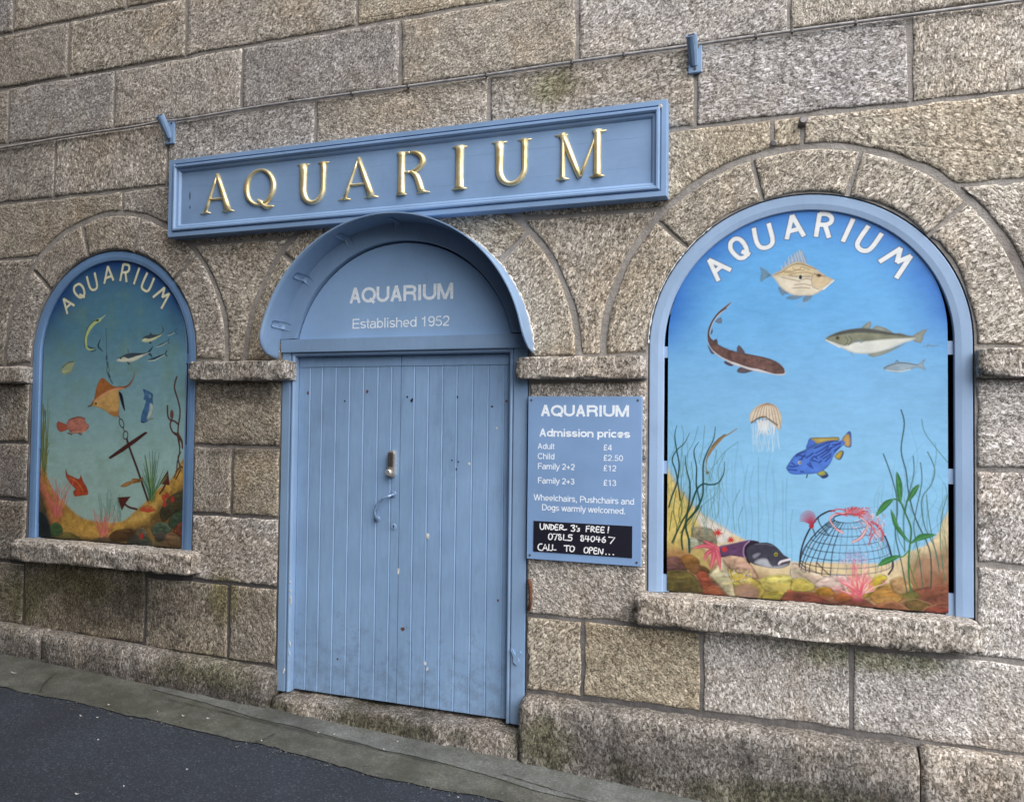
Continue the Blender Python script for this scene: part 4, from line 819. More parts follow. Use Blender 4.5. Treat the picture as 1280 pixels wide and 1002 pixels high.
    def build(s, root, mat_):
        nx, nz = s.X.shape; idx = np.arange(nx * nz).reshape(nx, nz); q = np.stack([idx[:-1, :-1], idx[1:, :-1], idx[1:, 1:], idx[:-1, 1:]], -1).reshape(-1, 4)
        fid = s.I.reshape(-1)[q[:, 0]]; co_ = np.stack([s.X, np.full(s.X.shape, s.y), s.Z], -1).reshape(-1, 3); col = np.clip(s.C, 0, .95).reshape(-1, 3)
        for pid, (name, label) in s.parts.items():
            f = q[fid == pid]
            if not len(f): continue
            u, inv = np.unique(f, return_inverse=True); me = bpy.data.meshes.new(name); me.vertices.add(len(u)); me.vertices.foreach_set('co', co_[u].astype(np.float32).ravel())
            me.loops.add(len(f) * 4); me.polygons.add(len(f)); me.loops.foreach_set('vertex_index', inv.astype(np.int32).ravel()); me.polygons.foreach_set('loop_start', np.arange(0, len(f) * 4, 4, dtype=np.int32))
            me.update(calc_edges=True); a = me.attributes.new('paint', 'FLOAT_COLOR', 'POINT'); a.data.foreach_set('color', np.c_[col[u], np.ones(len(u))].astype(np.float32).ravel())
            o = link(name, me, root, [mat_])
            if label: o['label'] = label
        b = bmesh.new(); p = s.p; lp = [(p['cx'] - p['r'] + .001, p['zb'] + .001), (p['cx'] + p['r'] - .001, p['zb'] + .001)] + arc(p['cx'], p['cz'], p['r'] - .001, 0, 180, 60)
        prism(b, lp, s.y + .0012, s.y + .014); obj('board_backing', b, M_SIGN, root)

def quadr(a, b, t): return [a[i] + (b[i] - a[i]) * t for i in range(3)]
# ---- right-hand mural
MR = thing('mural', 'bright blue arched mural with john dory, shark and crab pot in the right-hand window', 'mural', 'painted murals in the arched windows')
c = Canvas(RP, PY, .0026, .78); X, Z = c.X, c.Z
t = np.clip((Z - RP['zb']) / (RP['cz'] + RP['r'] - RP['zb']), 0, 1); rad = np.hypot(X - RP['cx'], np.maximum(Z - RP['cz'], 0) * 1.0) / RP['r']
cols = np.array([lin(v) for v in ((150, 205, 240), (142, 200, 240), (128, 188, 235), (108, 180, 238), (95, 172, 238))]); base = np.stack([np.interp(t, (0, .35, .55, .75, 1), cols[:, k]) for k in range(3)], -1)
edge_ = np.clip((rad - .66) / .36, 0, 1) ** 1.2 * np.clip((Z - 2.10) / .25, 0, 1); edge_ = np.clip(edge_ * (.75 + .5 * c.n2), 0, 1)
c.C[:] = (base * (1 - edge_[..., None]) + lin((48, 116, 205)) * edge_[..., None]) * c.gain * (1 + .10 * (c.n2 - .5) + .04 * (c.n3 - .5))[..., None]
A1 = lambda p: Zm(800, 230, 5.275, p); A2 = lambda p: Zm(1020, 230, 5.275, p); A3 = lambda p: Zm(820, 400, 5.009, p); A4 = lambda p: Zm(1000, 400, 5.008, p); A5 = lambda p: Zm(800, 580, 5.009, p)
letters = [A1([(455, 500), (517, 636)]), A1([(455, 500), (597, 567)]), A1([(490, 580), (540, 540)]), A1([(598, 385), (625, 362), (662, 368), (695, 410), (705, 455), (690, 482), (655, 488), (620, 460), (597, 425), (598, 385)]), A1([(672, 445), (722, 465)]),
           A1([(750, 293), (768, 380), (798, 418), (845, 415), (875, 375), (848, 262)]), A1([(1003, 208), (968, 362)]), A1([(1003, 208), (1080, 342)]), A1([(985, 312), (1052, 295)]),
           A2([(25, 195), (0, 345)]), A2([(25, 197), (75, 200), (102, 222), (98, 252), (65, 268), (14, 268)]), A2([(60, 270), (85, 352)]), A2([(245, 232), (178, 378)]), A2([(345, 278), (275, 385), (290, 430), (335, 440), (375, 410), (433, 328)]),
           A2([(420, 512), (557, 425)]), A2([(557, 425), (535, 515)]), A2([(535, 515), (625, 475)]), A2([(625, 475), (530, 618)])]
c.part('lettering', 'white arched word AQUARIUM with dark outline')
for l in letters: c.line(l, 6.6, (38, 62, 105), smooth=4 if len(l) > 3 else 1, butt=1.4)
for l in letters: c.line(l, 5.1, (238, 243, 246), smooth=4 if len(l) > 3 else 1, jit=.05, butt=.6)
# faint far weed
c.part('painted_seaweed', 'faint distant weed strands')
g = np.random.default_rng(2)
for i in range(16):
    x = 896 + i * 6.2 + g.uniform(-3, 3); y1 = 660 + (x - 900) * .40 + g.uniform(-12, 8); y0 = y1 - g.uniform(50, 120); k = g.uniform(-5, 5)
    c.line([(x + k, y0), (x - k * .6, y0 + (y1 - y0) * .35), (x + k * .5, y0 + (y1 - y0) * .7), (x, y1)], 1.0, (92, 150, 170), g.uniform(.25, .6), tag_=False)
# seabed
c.part('painted_seabed', 'sandy seabed with brown and yellow rocks')
c.poly([(825, 584), (838, 594), (850, 612), (872, 638), (893, 652), (915, 666), (935, 676), (962, 692), (985, 701), (1010, 702), (1060, 703), (1113, 703), (1135, 690), (1158, 680), (1174, 664), (1180, 648), (1200, 636), (1205, 790), (825, 760)], (226, 204, 160), soft=.006, jit=.3)
c.poly([(825, 584), (850, 612), (872, 640), (880, 665), (870, 700), (825, 700)], (214, 190, 96), .85, .025, tag_=False, jit=.5)
c.poly([(870, 640), (893, 652), (915, 666), (905, 680), (880, 668)], (226, 224, 222), .8, .015, tag_=False)
c.poly([(825, 690), (870, 685), (900, 700), (1000, 730), (1100, 735), (1195, 715), (1205, 790), (825, 760)], (150, 104, 66), .85, .03, tag_=False, jit=.6)
c.poly([(1138, 700), (1165, 690), (1200, 680), (1205, 770), (1130, 760)], (146, 92, 66), .75, .03, tag_=False, jit=.6)
c.rock(Zm(860, 640, 8.35, [(40, 170), (120, 150), (200, 165), (270, 200), (300, 300), (270, 360), (150, 330), (60, 290)]), (160, 150, 122))
c.rock(Zm(860, 640, 8.35, [(0, 270), (90, 285), (170, 320), (150, 360), (40, 380), (0, 420)]), (172, 176, 150))
c.poly(Zm(860, 640, 8.35, [(20, 400), (80, 370), (170, 400), (230, 560), (260, 640), (120, 560), (20, 470)]), (190, 168, 100), .9, .008, tag_=False)
for pts, cc in (([(120, 640), (160, 590), (230, 578), (275, 615), (290, 665), (220, 690), (130, 690)], (112, 76, 70)), ([(250, 590), (300, 562), (350, 585), (372, 622), (300, 658), (275, 630)], (140, 96, 44)),
                ([(310, 655), (350, 630), (405, 640), (438, 680), (360, 690), (320, 672)], (122, 84, 46)), ([(355, 692), (385, 672), (430, 690), (510, 745), (400, 785), (380, 740)], (164, 80, 52)), ([(120, 700), (200, 668), (290, 668), (350, 710), (392, 790), (385, 830), (150, 830)], (100, 88, 44)),
                ([(395, 795), (450, 765), (530, 768), (580, 800), (590, 850), (400, 840)], (158, 84, 54)), ([(430, 690), (480, 640), (515, 600), (550, 680), (598, 770), (600, 830), (560, 825), (480, 740)], (214, 204, 164)),
                ([(560, 660), (640, 680), (740, 735), (785, 780), (740, 850), (610, 835), (585, 740)], (190, 168, 74)), ([(518, 595), (560, 568), (612, 568), (660, 592), (705, 645), (738, 705), (715, 715), (640, 685), (560, 650)], (206, 168, 140)),
                ([(745, 725), (840, 695), (960, 700), (1070, 755), (1010, 805), (800, 795)], (204, 188, 96)), ([(768, 815), (860, 788), (930, 825), (910, 868), (770, 850)], (152, 138, 52)), ([(915, 800), (960, 782), (1020, 800), (1110, 810), (1150, 870), (930, 868)], (168, 84, 48))):
    c.rock(A5(pts), cc)
for i in range(70): c.dot(*A5([(g.uniform(575, 700), g.uniform(665, 745))])[0], .9, .9, (236, 222, 110) if i % 3 else (240, 235, 220), .8, False)
c.poly(A5([(590, 770), (680, 740), (740, 790), (720, 850), (620, 840)]), (148, 104, 116), .6, .012, tag_=False)
A6 = lambda p: Zm(990, 580, 4.554, p)
for pts, cc in (([(0, 560), (60, 575), (150, 620), (200, 650), (120, 690), (0, 650)], (226, 202, 176)), ([(110, 690), (170, 650), (250, 628), (310, 640), (340, 690), (250, 720)], (232, 204, 192)), ([(0, 660), (60, 650), (130, 690), (110, 720), (0, 720)], (206, 186, 84)),
                ([(130, 720), (170, 700), (220, 705), (240, 745), (180, 760)], (178, 132, 30)), ([(240, 745), (280, 735), (340, 750), (330, 790), (250, 775)], (176, 100, 40)), ([(400, 740), (440, 670), (500, 630), (540, 650), (470, 720), (420, 760)], (204, 180, 50)),
                ([(440, 740), (520, 690), (600, 680), (640, 730), (600, 790), (480, 790)], (192, 142, 66)), ([(560, 660), (640, 640), (690, 700), (640, 740), (580, 720)], (198, 156, 104)), ([(690, 720), (780, 700), (860, 690), (920, 720), (900, 800), (740, 790)], (150, 86, 62)),
                ([(480, 800), (560, 780), (640, 800), (690, 845), (480, 850)], (146, 92, 58)), ([(640, 790), (700, 765), (770, 790), (780, 830), (700, 850)], (116, 92, 46)), ([(720, 850), (780, 815), (860, 810), (930, 840), (930, 880), (730, 880)], (128, 60, 46)), ([(-40, 735), (60, 730), (140, 755), (260, 790), (380, 760), (480, 815), (480, 850), (-40, 830)], (116, 62, 46))):
    c.rock(A6(pts), cc)
for p in ([(440, 740), (500, 770), (560, 760), (620, 800), (690, 840)], [(600, 790), (660, 770), (720, 770), (800, 800)], [(720, 850), (770, 815), (820, 800)], [(500, 800), (560, 785), (600, 800)]): c.line(A6(p), 1.0, (206, 160, 116), .4, tag_=False, taper=(.3, 1, .4, .8))
# john dory
c.part('painted_fish', 'cream john dory with a dark eyespot')
D = lambda p: Zm(940, 300, 11.636, p)
c.poly(D([(270, 500), (200, 430), (115, 395), (140, 460), (115, 600), (200, 555), (270, 525)]), (120, 158, 178), .8, .004)
for k in range(6): c.line(D([(262, 510), (118 + k * 4, 400 + k * 40)]), .8, (78, 96, 112), .6)
c.poly(D([(430, 430), (520, 290), (600, 215), (690, 145), (735, 165), (800, 330), (640, 315)]), (168, 188, 208), .65, .004)
for a_, b__ in (((545, 350), (535, 250)), ((600, 330), (575, 225)), ((650, 318), (620, 195)), ((690, 315), (655, 180)), ((740, 318), (690, 150)), ((780, 330), (720, 170)), ((500, 380), (480, 320)), ((450, 425), (430, 380))): c.line(D([a_, b__]), .9, (206, 208, 210), .85); c.line(D([(a_[0] + 14, a_[1]), (b__[0] + 14, b__[1])]), .5, (90, 92, 110), .6)
for p in ([(380, 700), (430, 690), (540, 770), (480, 785), (440, 805)], [(500, 850), (560, 810), (745, 805), (640, 862)], [(735, 880), (780, 800), (870, 795), (850, 860), (770, 900)]): c.poly(D(p), (110, 132, 148), .85, .004)
for p in ([(840, 850), (760, 985)], [(800, 880), (690, 975)], [(740, 880), (640, 960)]): c.line(D(p), .7, (150, 175, 195), .7, tag_=False)
c.poly(D([(290, 512), (400, 455), (480, 400), (560, 345), (640, 315), (720, 315), (800, 350), (900, 400), (980, 450), (1070, 520), (1195, 582), (1120, 655), (1030, 725), (900, 798), (780, 808), (640, 806), (560, 785), (470, 730), (400, 670), (340, 580)]), (226, 216, 194), jit=.2)
c.poly(D([(310, 508), (480, 410), (640, 330), (800, 360), (930, 440), (860, 520), (600, 530), (420, 520)]), (222, 200, 150), .75, .008, tag_=False)
for p in ([(330, 510), (450, 460), (560, 450)], [(420, 480), (520, 400), (640, 350), (800, 375)], [(560, 500), (640, 480), (800, 470), (870, 490)], [(590, 400), (620, 430), (700, 425), (720, 390), (840, 430)], [(540, 510), (650, 530), (850, 530)], [(720, 580), (800, 560), (860, 580)], [(640, 345), (720, 340), (820, 385), (930, 420)], [(430, 540), (560, 570), (700, 600)], [(620, 650), (760, 640), (860, 660)], [(600, 700), (720, 690), (840, 700)], [(470, 470), (560, 470), (640, 440), (760, 440)]): c.line(D(p), 1.1, (150, 122, 84), .75, tag_=False)
c.poly(D([(890, 500), (970, 470), (1080, 530), (1150, 580), (1060, 680), (920, 690), (870, 600)]), (212, 184, 136), .7, .006, tag_=False)
c.line(D([(880, 500), (865, 580), (890, 680), (980, 720)]), .9, (140, 120, 90), .8, tag_=False)
c.dot(*D([(705, 540)])[0], 3.0, 3.3, (244, 240, 230)).dot(*D([(705, 540)])[0], 2.1, 2.7, (14, 12, 12), tag_=False)
c.dot(*D([(975, 515)])[0], 3.4, 2.2, (110, 76, 50), .85, False).dot(*D([(975, 512)])[0], 1.4, 1.4, (40, 26, 20), tag_=False); c.line(D([(900, 490), (1060, 530)]), 1, (110, 80, 50), .7, tag_=False); c.line(D([(1040, 715), (1190, 585)]), 1.4, (242, 240, 236), .9, tag_=False)
# shark
c.part('painted_fish', 'brown dogfish shark with curled tail'); D = lambda p: Zm(870, 370, 9.108, p)
for p, cc in (([(465, 632), (482, 558), (525, 592), (562, 658)], (96, 70, 70)), ([(198, 508), (238, 488), (248, 552)], (84, 60, 58)), ([(520, 800), (665, 832), (600, 868), (530, 880), (462, 858)], (90, 72, 76)), ([(335, 738), (430, 782), (390, 798), (322, 764)], (84, 56, 56)), ([(132, 552), (180, 620), (214, 655), (176, 656), (150, 610)], (80, 60, 70)), ([(285, 238), (292, 312), (215, 290)], (112, 124, 148)), ([(186, 366), (188, 418), (162, 436)], (74, 66, 80))): c.poly(D(p), cc, .95, smooth=2)
c.poly(D([(412, 62), (330, 118), (250, 188), (190, 268), (145, 360), (128, 460), (140, 535), (165, 590), (210, 650), (290, 705), (370, 752), (450, 790), (540, 815), (650, 850), (770, 872), (870, 890), (965, 902), (1015, 885), (1005, 825), (945, 765), (860, 722), (740, 690), (600, 662), (450, 632), (350, 602), (250, 552), (190, 502), (160, 450), (168, 380), (205, 290), (270, 210), (345, 145)]), (226, 222, 226), jit=.1)
c.poly(D([(405, 68), (330, 118), (250, 186), (190, 266), (145, 360), (130, 455), (142, 530), (190, 615), (290, 690), (380, 735), (480, 770), (600, 812), (700, 830), (800, 858), (900, 885), (1005, 878), (998, 825), (940, 768), (860, 725), (740, 692), (600, 664), (450, 634), (350, 604), (250, 554), (190, 504), (155, 450), (160, 380), (198, 285), (262, 205), (340, 140)]), (112, 80, 74), jit=.9, tag_=False)
c.line(D([(345, 140), (250, 200), (170, 320), (140, 450), (200, 512), (260, 560), (350, 604), (450, 634), (600, 664), (740, 692), (860, 726), (945, 770), (1000, 828)]), 1.4, (52, 38, 42), .75, tag_=False)
for i in range(70):
    q = g.random(); c.dot(*D([(250 + q * 700 + g.normal(0, 12), 610 + q * 200 + g.normal(0, 22))])[0], g.uniform(.7, 1.8), g.uniform(.6, 1.3), (146, 100, 92) if i % 2 else (78, 54, 52), .5, False)
c.dot(*D([(790, 842)])[0], 1.2, .8, (40, 28, 30), .9, False)
# big silver fish and two small ones
c.part('painted_fish', 'silver pollock, the largest fish at the right'); D = A4
for p in ([(383, 52), (415, 20), (444, 8), (437, 56)], [(453, 62), (482, 35), (540, 52), (582, 84)], [(600, 92), (622, 78), (664, 96)], [(428, 208), (460, 232), (560, 200), (672, 140), (560, 182)], [(698, 104), (735, 78), (796, 54), (775, 95), (756, 145), (700, 124)], [(312, 198), (340, 232), (326, 208)]): c.poly(D(p), (150, 152, 132), .92, smooth=2)
c.poly(D([(158, 120), (200, 92), (260, 70), (330, 57), (400, 52), (470, 60), (540, 74), (620, 92), (715, 104), (715, 122), (640, 146), (560, 180), (470, 205), (390, 211), (320, 200), (260, 174), (195, 148)]), (222, 226, 218), jit=.1)
c.poly(D([(158, 119), (200, 91), (260, 69), (330, 56), (400, 51), (470, 59), (540, 73), (620, 91), (714, 104), (700, 112), (560, 118), (440, 130), (350, 138), (320, 150), (270, 160), (215, 140)]), (126, 130, 104), .95, .005, tag_=False, jit=.4)
c.poly(D([(170, 110), (260, 69), (400, 51), (540, 73), (700, 102), (560, 92), (400, 78), (270, 88)]), (66, 68, 72), .85, .004, tag_=False)
for p in ([(305, 100), (325, 125), (300, 160)], [(285, 105), (300, 130), (280, 160)]): c.line(D(p), 1, (70, 72, 66), .7, tag_=False)
c.line(D([(330, 135), (400, 128), (380, 140)]), 1.6, (110, 130, 140), .7, tag_=False); c.line(D([(162, 124), (220, 155), (250, 172)]), 1, (238, 238, 232), .8, tag_=False)
c.dot(*D([(235, 112)])[0], 2.6, 2.6, (110, 100, 72), tag_=False).dot(*D([(235, 112)])[0], 1.2, 1.2, (26, 26, 26), tag_=False)
c.part('painted_fish', 'small grey fish under the pollock')
c.poly(D([(520, 302), (560, 276), (620, 262), (690, 268), (738, 276), (785, 240), (772, 276), (786, 314), (738, 296), (680, 312), (610, 328), (556, 318)]), (150, 172, 188)); c.line(D([(530, 298), (620, 268), (735, 280)]), 1.5, (100, 120, 136), .8, tag_=False); c.line(D([(540, 312), (620, 322), (690, 308)]), 1.2, (214, 224, 228), .7, tag_=False); c.line(D([(600, 262), (606, 252), (618, 262)]), 1, (90, 110, 130), tag_=False)
c.part('painted_fish', 'tiny far-off fish'); c.line(D([(768, 168), (800, 158), (830, 162), (868, 158)]), 1.5, (112, 142, 160), .8, taper=(.4, 1.2, .8, .8)); c.line(D([(806, 148), (800, 158), (798, 176)]), .8, (112, 142, 160), .8)
# jellyfish
c.part('painted_jellyfish', 'cream ribbed jellyfish'); D = A3
for i in range(16): x = 600 + i * 11; c.line(D([(x, 650), (x + g.uniform(-14, 14), 730), (x + g.uniform(-16, 16), 800 + g.uniform(-20, 30))]), .9, (206, 226, 240), .55, tag_=False)
for i in range(13): x = 636 + i * 9; c.line(D([(x, 630), (x + g.uniform(-12, 12), 670), (x + g.uniform(-18, 18), 715 + g.uniform(-30, 25))]), 1.8, (232, 230, 224), .7, taper=(1.3, 1, .5))
c.poly(D([(584, 625), (590, 585), (618, 548), (655, 526), (700, 519), (745, 533), (778, 575), (788, 630), (774, 688), (752, 668), (700, 622), (640, 614), (602, 645)]), (226, 212, 190), jit=.2)
for k in range(9): u_ = (k - 4) / 4; c.line(D([(700 + u_ * 6, 522), (692 + u_ * 60, 552), (690 + u_ * 92, 628 + abs(u_) * 18 + (30 if u_ > .6 else 0))]), 1, (150, 116, 84), .75, tag_=False)
for k in range(22): q = k / 21; c.dot(*D([(600 + q * 160, 640 - 36 * math.sin(min(1, q * 1.6) * math.pi / 1.6) + max(0, q - .55) * 110)])[0], .9, .9, (48, 38, 34), .9, False)
# pipefish
c.part('painted_fish', 'slender brown pipefish among the weed'); D = A3
c.line(D([(505, 680), (450, 716), (430, 722), (395, 750), (360, 790), (335, 830), (318, 870), (313, 920), (322, 958)]), 4.6, (150, 126, 92), taper=(.25, .3, .6, 1, 1, .8, .4, .2, .5)); c.line(D([(430, 716), (390, 748), (350, 795)]), 1.2, (92, 72, 52), .8, tag_=False); c.dot(*D([(322, 955)])[0], 2, 2, (120, 110, 80))
# blue fish
c.part('painted_fish', 'bright blue wrasse with yellow fins'); D = lambda p: Zm(970, 530, 11.636, p)
c.poly(D([(958, 220), (1010, 150), (1062, 98), (1092, 130), (1100, 240), (1092, 325), (1050, 340), (995, 312)]), (52, 92, 176), smooth=2); c.poly(D([(965, 222), (1040, 135), (1078, 190), (1080, 300), (1050, 330), (1000, 300)]), (196, 158, 76), .95, tag_=False)
c.poly(D([(436, 362), (460, 268), (500, 198), (700, 192), (905, 188), (905, 245), (700, 258), (560, 310)]), (62, 108, 205), smooth=2); c.poly(D([(505, 200), (700, 194), (903, 190), (900, 236), (760, 248), (610, 285), (560, 250)]), (186, 164, 70), .95, smooth=2, tag_=False); c.line(D([(500, 205), (905, 192)]), .9, (120, 110, 50), .7, tag_=False)
for p in ([(848, 470), (935, 382), (988, 402), (962, 482), (920, 522)], [(585, 708), (690, 664), (768, 748), (690, 792), (640, 760)]): c.poly(D(p), (40, 66, 130), smooth=2)
c.poly(D([(855, 470), (930, 392), (968, 405), (945, 470), (915, 510)]), (190, 164, 60), tag_=False, smooth=2); c.poly(D([(595, 705), (685, 670), (730, 725), (650, 750)]), (170, 176, 80), tag_=False, smooth=2)
c.poly(D([(152, 640), (175, 590), (215, 530), (290, 440), (430, 368), (560, 312), (700, 258), (820, 236), (900, 245), (965, 232), (1005, 262), (985, 300), (925, 355), (850, 440), (790, 570), (700, 662), (560, 718), (400, 728), (260, 732), (185, 702)]), (68, 120, 216), jit=.3)
for p in ([(180, 660), (300, 670)], [(200, 610), (250, 620), (320, 600)], [(230, 560), (270, 590)], [(290, 470), (330, 450), (420, 470)], [(300, 440), (430, 400)], [(440, 490), (540, 420)], [(560, 350), (720, 280), (820, 255)], [(580, 420), (700, 350), (780, 290)], [(580, 470), (700, 400), (760, 330)], [(650, 480), (760, 400), (800, 340)], [(690, 500), (800, 430)], [(720, 540), (800, 460)], [(740, 380), (800, 350), (940, 270)], [(820, 300), (930, 285)], [(500, 520), (590, 540)], [(490, 560), (530, 640)], [(370, 500), (420, 440)], [(360, 690), (400, 690)], [(460, 580), (500, 620)], [(520, 500), (560, 470), (600, 500)], [(340, 520), (380, 510)], [(850, 390), (930, 320)], [(620, 560), (660, 530)]): c.line(D(p), 1.7, (22, 48, 138), .85, tag_=False)
c.line(D([(150, 642), (215, 528), (290, 440), (430, 368), (700, 258), (900, 244)]), 1.0, (24, 50, 120), .6, tag_=False)
c.dot(*D([(345, 558)])[0], 2.0, 2.2, (226, 222, 190), tag_=False).dot(*D([(350, 558)])[0], 1.0, 1.1, (12, 12, 16), tag_=False); c.line(D([(455, 735), (445, 775)]), 1.4, (30, 40, 60))
# pipe with a fish in it
c.part('painted_pipe', 'purple broken pipe'); D = lambda p: Zm(860, 640, 8.35, p)
c.poly(D([(305, 365), (420, 335), (585, 298), (650, 288), (715, 298), (748, 318), (700, 420), (650, 470), (590, 470), (440, 450), (345, 472)]), (96, 62, 100), smooth=2, jit=.4); c.poly(D([(590, 330), (650, 300), (740, 318), (700, 430), (640, 540), (600, 470), (578, 400)]), (34, 26, 40), tag_=False, smooth=2); c.line(D([(640, 300), (590, 350), (578, 420), (592, 470)]), 1.6, (168, 130, 176), .9, tag_=False); c.line(D([(320, 365), (450, 332), (600, 298)]), 1.2, (140, 104, 146), .8, tag_=False)
c.part('painted_fish', 'grey conger head looking out of the pipe')
c.poly(D([(605, 400), (650, 345), (720, 322), (820, 314), (895, 340), (955, 392), (1000, 445), (1045, 470), (1068, 500), (1055, 550), (1000, 574), (930, 584), (850, 578), (770, 562), (690, 545), (630, 500)]), (62, 62, 78), smooth=2, jit=.5)
c.poly(D([(690, 530), (730, 490), (800, 480), (840, 500), (880, 556), (940, 560), (1050, 535), (1000, 574), (930, 584), (850, 578), (770, 562)]), (186, 188, 198), .92, .005, tag_=False, smooth=2); c.poly(D([(672, 450), (720, 425), (760, 430), (720, 470), (690, 485)]), (152, 150, 168), .85, .004, tag_=False)
c.line(D([(835, 460), (850, 520), (890, 565)]), 1.1, (40, 40, 52), .8, tag_=False); c.line(D([(950, 540), (965, 518), (1000, 505), (1062, 490)]), 2.6, (232, 226, 232), .95, tag_=False); c.line(D([(950, 545), (1060, 512)]), 1.0, (90, 60, 80), .9, tag_=False); c.dot(*D([(918, 440)])[0], 2.3, 2.6, (196, 186, 60), tag_=False).dot(*D([(918, 442)])[0], 1.1, 1.3, (30, 30, 24), tag_=False); c.line(D([(700, 335), (800, 330), (890, 350)]), 1.2, (120, 120, 140), .6, tag_=False)
# starfish and red anemones
c.part('painted_starfish', 'pink starfish draped on the rocks')
for p, w_ in (([(275, 368), (170, 350), (62, 372)], 5), ([(270, 350), (210, 320), (165, 298)], 4), ([(265, 390), (200, 430), (168, 500)], 5), ([(275, 390), (265, 480), (238, 580)], 6), ([(295, 385), (320, 480), (335, 595)], 5.5), ([(290, 365), (310, 370), (325, 400)], 4)): c.line(D(p), w_, (206, 84, 104), taper=(1.3, 1, .3), jit=.4); c.line(D(p), 1.0, (236, 140, 150), .7, tag_=False)
c.part('painted_anemone', 'small red anemones by the pipe')
for x, y, r in ((312, 215, 38), (446, 288, 26), (382, 385, 22)):
    c.dot(*D([(x, y)])[0], r / 14, r / 16, (200, 36, 36))
    for k in range(11): a = 2 * math.pi * k / 11 + g.uniform(-.2, .2); c.line(D([(x, y), (x + r * 1.2 * math.cos(a), y + r * 1.1 * math.sin(a))]), 1.3, (206, 40, 40), .9)
# weeds left
c.part('painted_seaweed', 'fine feathery weed strands'); gg = np.random.default_rng(31)
for i in range(26): x = gg.uniform(838, 905); y1 = 612 + (x - 838) * .75 + gg.uniform(0, 30); h = gg.uniform(50, 110); k = gg.normal(0, 7); c.line([(x, y1), (x + k, y1 - h * .4), (x - k * .5, y1 - h * .75), (x + k, y1 - h)], .75, ((92, 146, 140), (70, 120, 96), (120, 140, 70))[i % 3], .55, taper=(1.2, 1, .4))
for i in range(22): x = gg.uniform(1095, 1186); y1 = gg.uniform(680, 715); h = gg.uniform(60, 150); k = gg.normal(0, 8); c.line([(x, y1), (x + k, y1 - h * .4), (x - k * .5, y1 - h * .75), (x + k, y1 - h)], .75, ((96, 150, 150), (80, 126, 100))[i % 2], .5, taper=(1.2, 1, .4))
c.part('painted_seaweed', 'dark green weed strands in the left corner'); D = lambda p: Zm(830, 530, 5.89, p)
for p in ([(130, 10), (145, 90), (130, 200), (122, 320), (130, 480)], [(250, 20), (220, 130), (180, 200), (150, 300)], [(300, 10), (285, 170), (262, 280)], [(545, 130), (450, 200), (380, 290), (345, 340), (330, 420)], [(405, 440), (380, 520), (300, 580), (240, 650), (200, 780)], [(200, 280), (210, 380), (180, 470)], [(390, 190), (360, 330), (340, 420)], [(450, 210), (400, 330), (410, 480), (395, 690)], [(340, 480), (350, 600), (360, 690)], [(560, 480), (510, 600), (520, 780)], [(580, 610), (548, 700), (560, 800)]): c.line(D(p), 1.0, (84, 138, 134), .7)
for p in ([(90, 490), (70, 640), (95, 760), (70, 880)], [(110, 480), (130, 640), (90, 780)], [(150, 500), (110, 640), (120, 720)], [(60, 640), (40, 780)], [(240, 600), (200, 700), (120, 800)], [(280, 600), (220, 740), (200, 830)]): c.line(D(p), 1.4, (98, 112, 40), .85)
for p, w_ in (([(95, 10), (80, 80), (93, 190), (112, 300), (95, 430), (55, 540), (36, 610)], 2.0), ([(188, 65), (150, 140), (95, 190), (60, 260), (85, 340), (105, 450), (118, 560)], 1.7), ([(155, 230), (165, 330), (190, 430), (187, 560), (167, 680), (160, 760), (183, 850), (187, 940)], 2.6), ([(255, 130), (220, 200), (240, 320), (238, 440), (262, 560)], 1.8), ([(378, 20), (365, 110), (320, 200), (290, 290), (288, 420), (283, 530), (230, 640), (165, 720), (130, 820), (137, 920)], 2.3), ([(447, 275), (440, 360), (400, 430), (340, 445), (285, 440), (237, 490), (190, 620), (130, 720), (60, 870)], 2.2), ([(262, 560), (250, 620), (180, 700)], 2.0)): c.line(D(p), w_, (18, 66, 52), .95, taper=(.35, .9, 1.1, 1))
# crab pot, crab, coral
c.part('painted_pot', 'round wire crab pot'); D = lambda p: Zm(990, 620, 7.707, p)
def lev(t_):
    return (540 - 22 * t_, 215 + 455 * t_ ** 1.08, 140 + 310 * math.sin(min(1, t_) * math.pi / 2) ** .9, 42 + 62 * t_)
def onpot(a, t_): x, y, rx, ry = lev(t_); return (x + rx * math.cos(a), y + ry * math.sin(a))
for i in range(90): c.dot(*D([onpot(g.uniform(0, math.pi), g.uniform(.1, .95))])[0], g.uniform(.5, 1.4), g.uniform(.5, 1.2), ((104, 148, 176), (88, 120, 150), (214, 226, 236), (196, 130, 140))[i % 4], .5, True)
for k in range(19):
    a = math.pi * (1 - k / 18); cc = (28, 30, 48) if k < 8 else (70, 96, 124); c.line(D([(onpot(a, q)[0] + g.normal(0, 5), onpot(a, q)[1] + g.normal(0, 4)) for q in (0, .15, .3, .5, .7, .85, 1.0)]), 1.2 if k < 8 else .9, cc, .85 if k < 8 else .55)
for t_ in (0, .13, .28, .44, .58, .72, .86, .97):
    for lo_, hi_, cc, al in ((math.pi, 1.9, (30, 32, 50), .9), (1.9, 0, (62, 88, 112), .75)): c.line(D([onpot(lo_ + (hi_ - lo_) * q / 8, t_) for q in range(9)]), 1.15, cc, al * .9)
c.line(D([onpot(math.pi + math.pi * q / 10, 0) for q in range(11)]), 1.4, (52, 44, 60)); c.line(D([(75, 640), (85, 540), (120, 420), (180, 300), (255, 200), (350, 145), (410, 140)]), 1.9, (30, 26, 38)); c.line(D([(800, 262), (880, 360), (930, 470), (962, 590), (972, 680), (930, 752)]), 1.9, (46, 40, 62))
for p in ([(250, 200), (270, 270), (350, 370)], [(240, 640), (350, 750)], [(80, 640), (130, 690)], [(200, 310), (230, 390)]): c.line(D(p), 1.4, (34, 30, 40), .9)
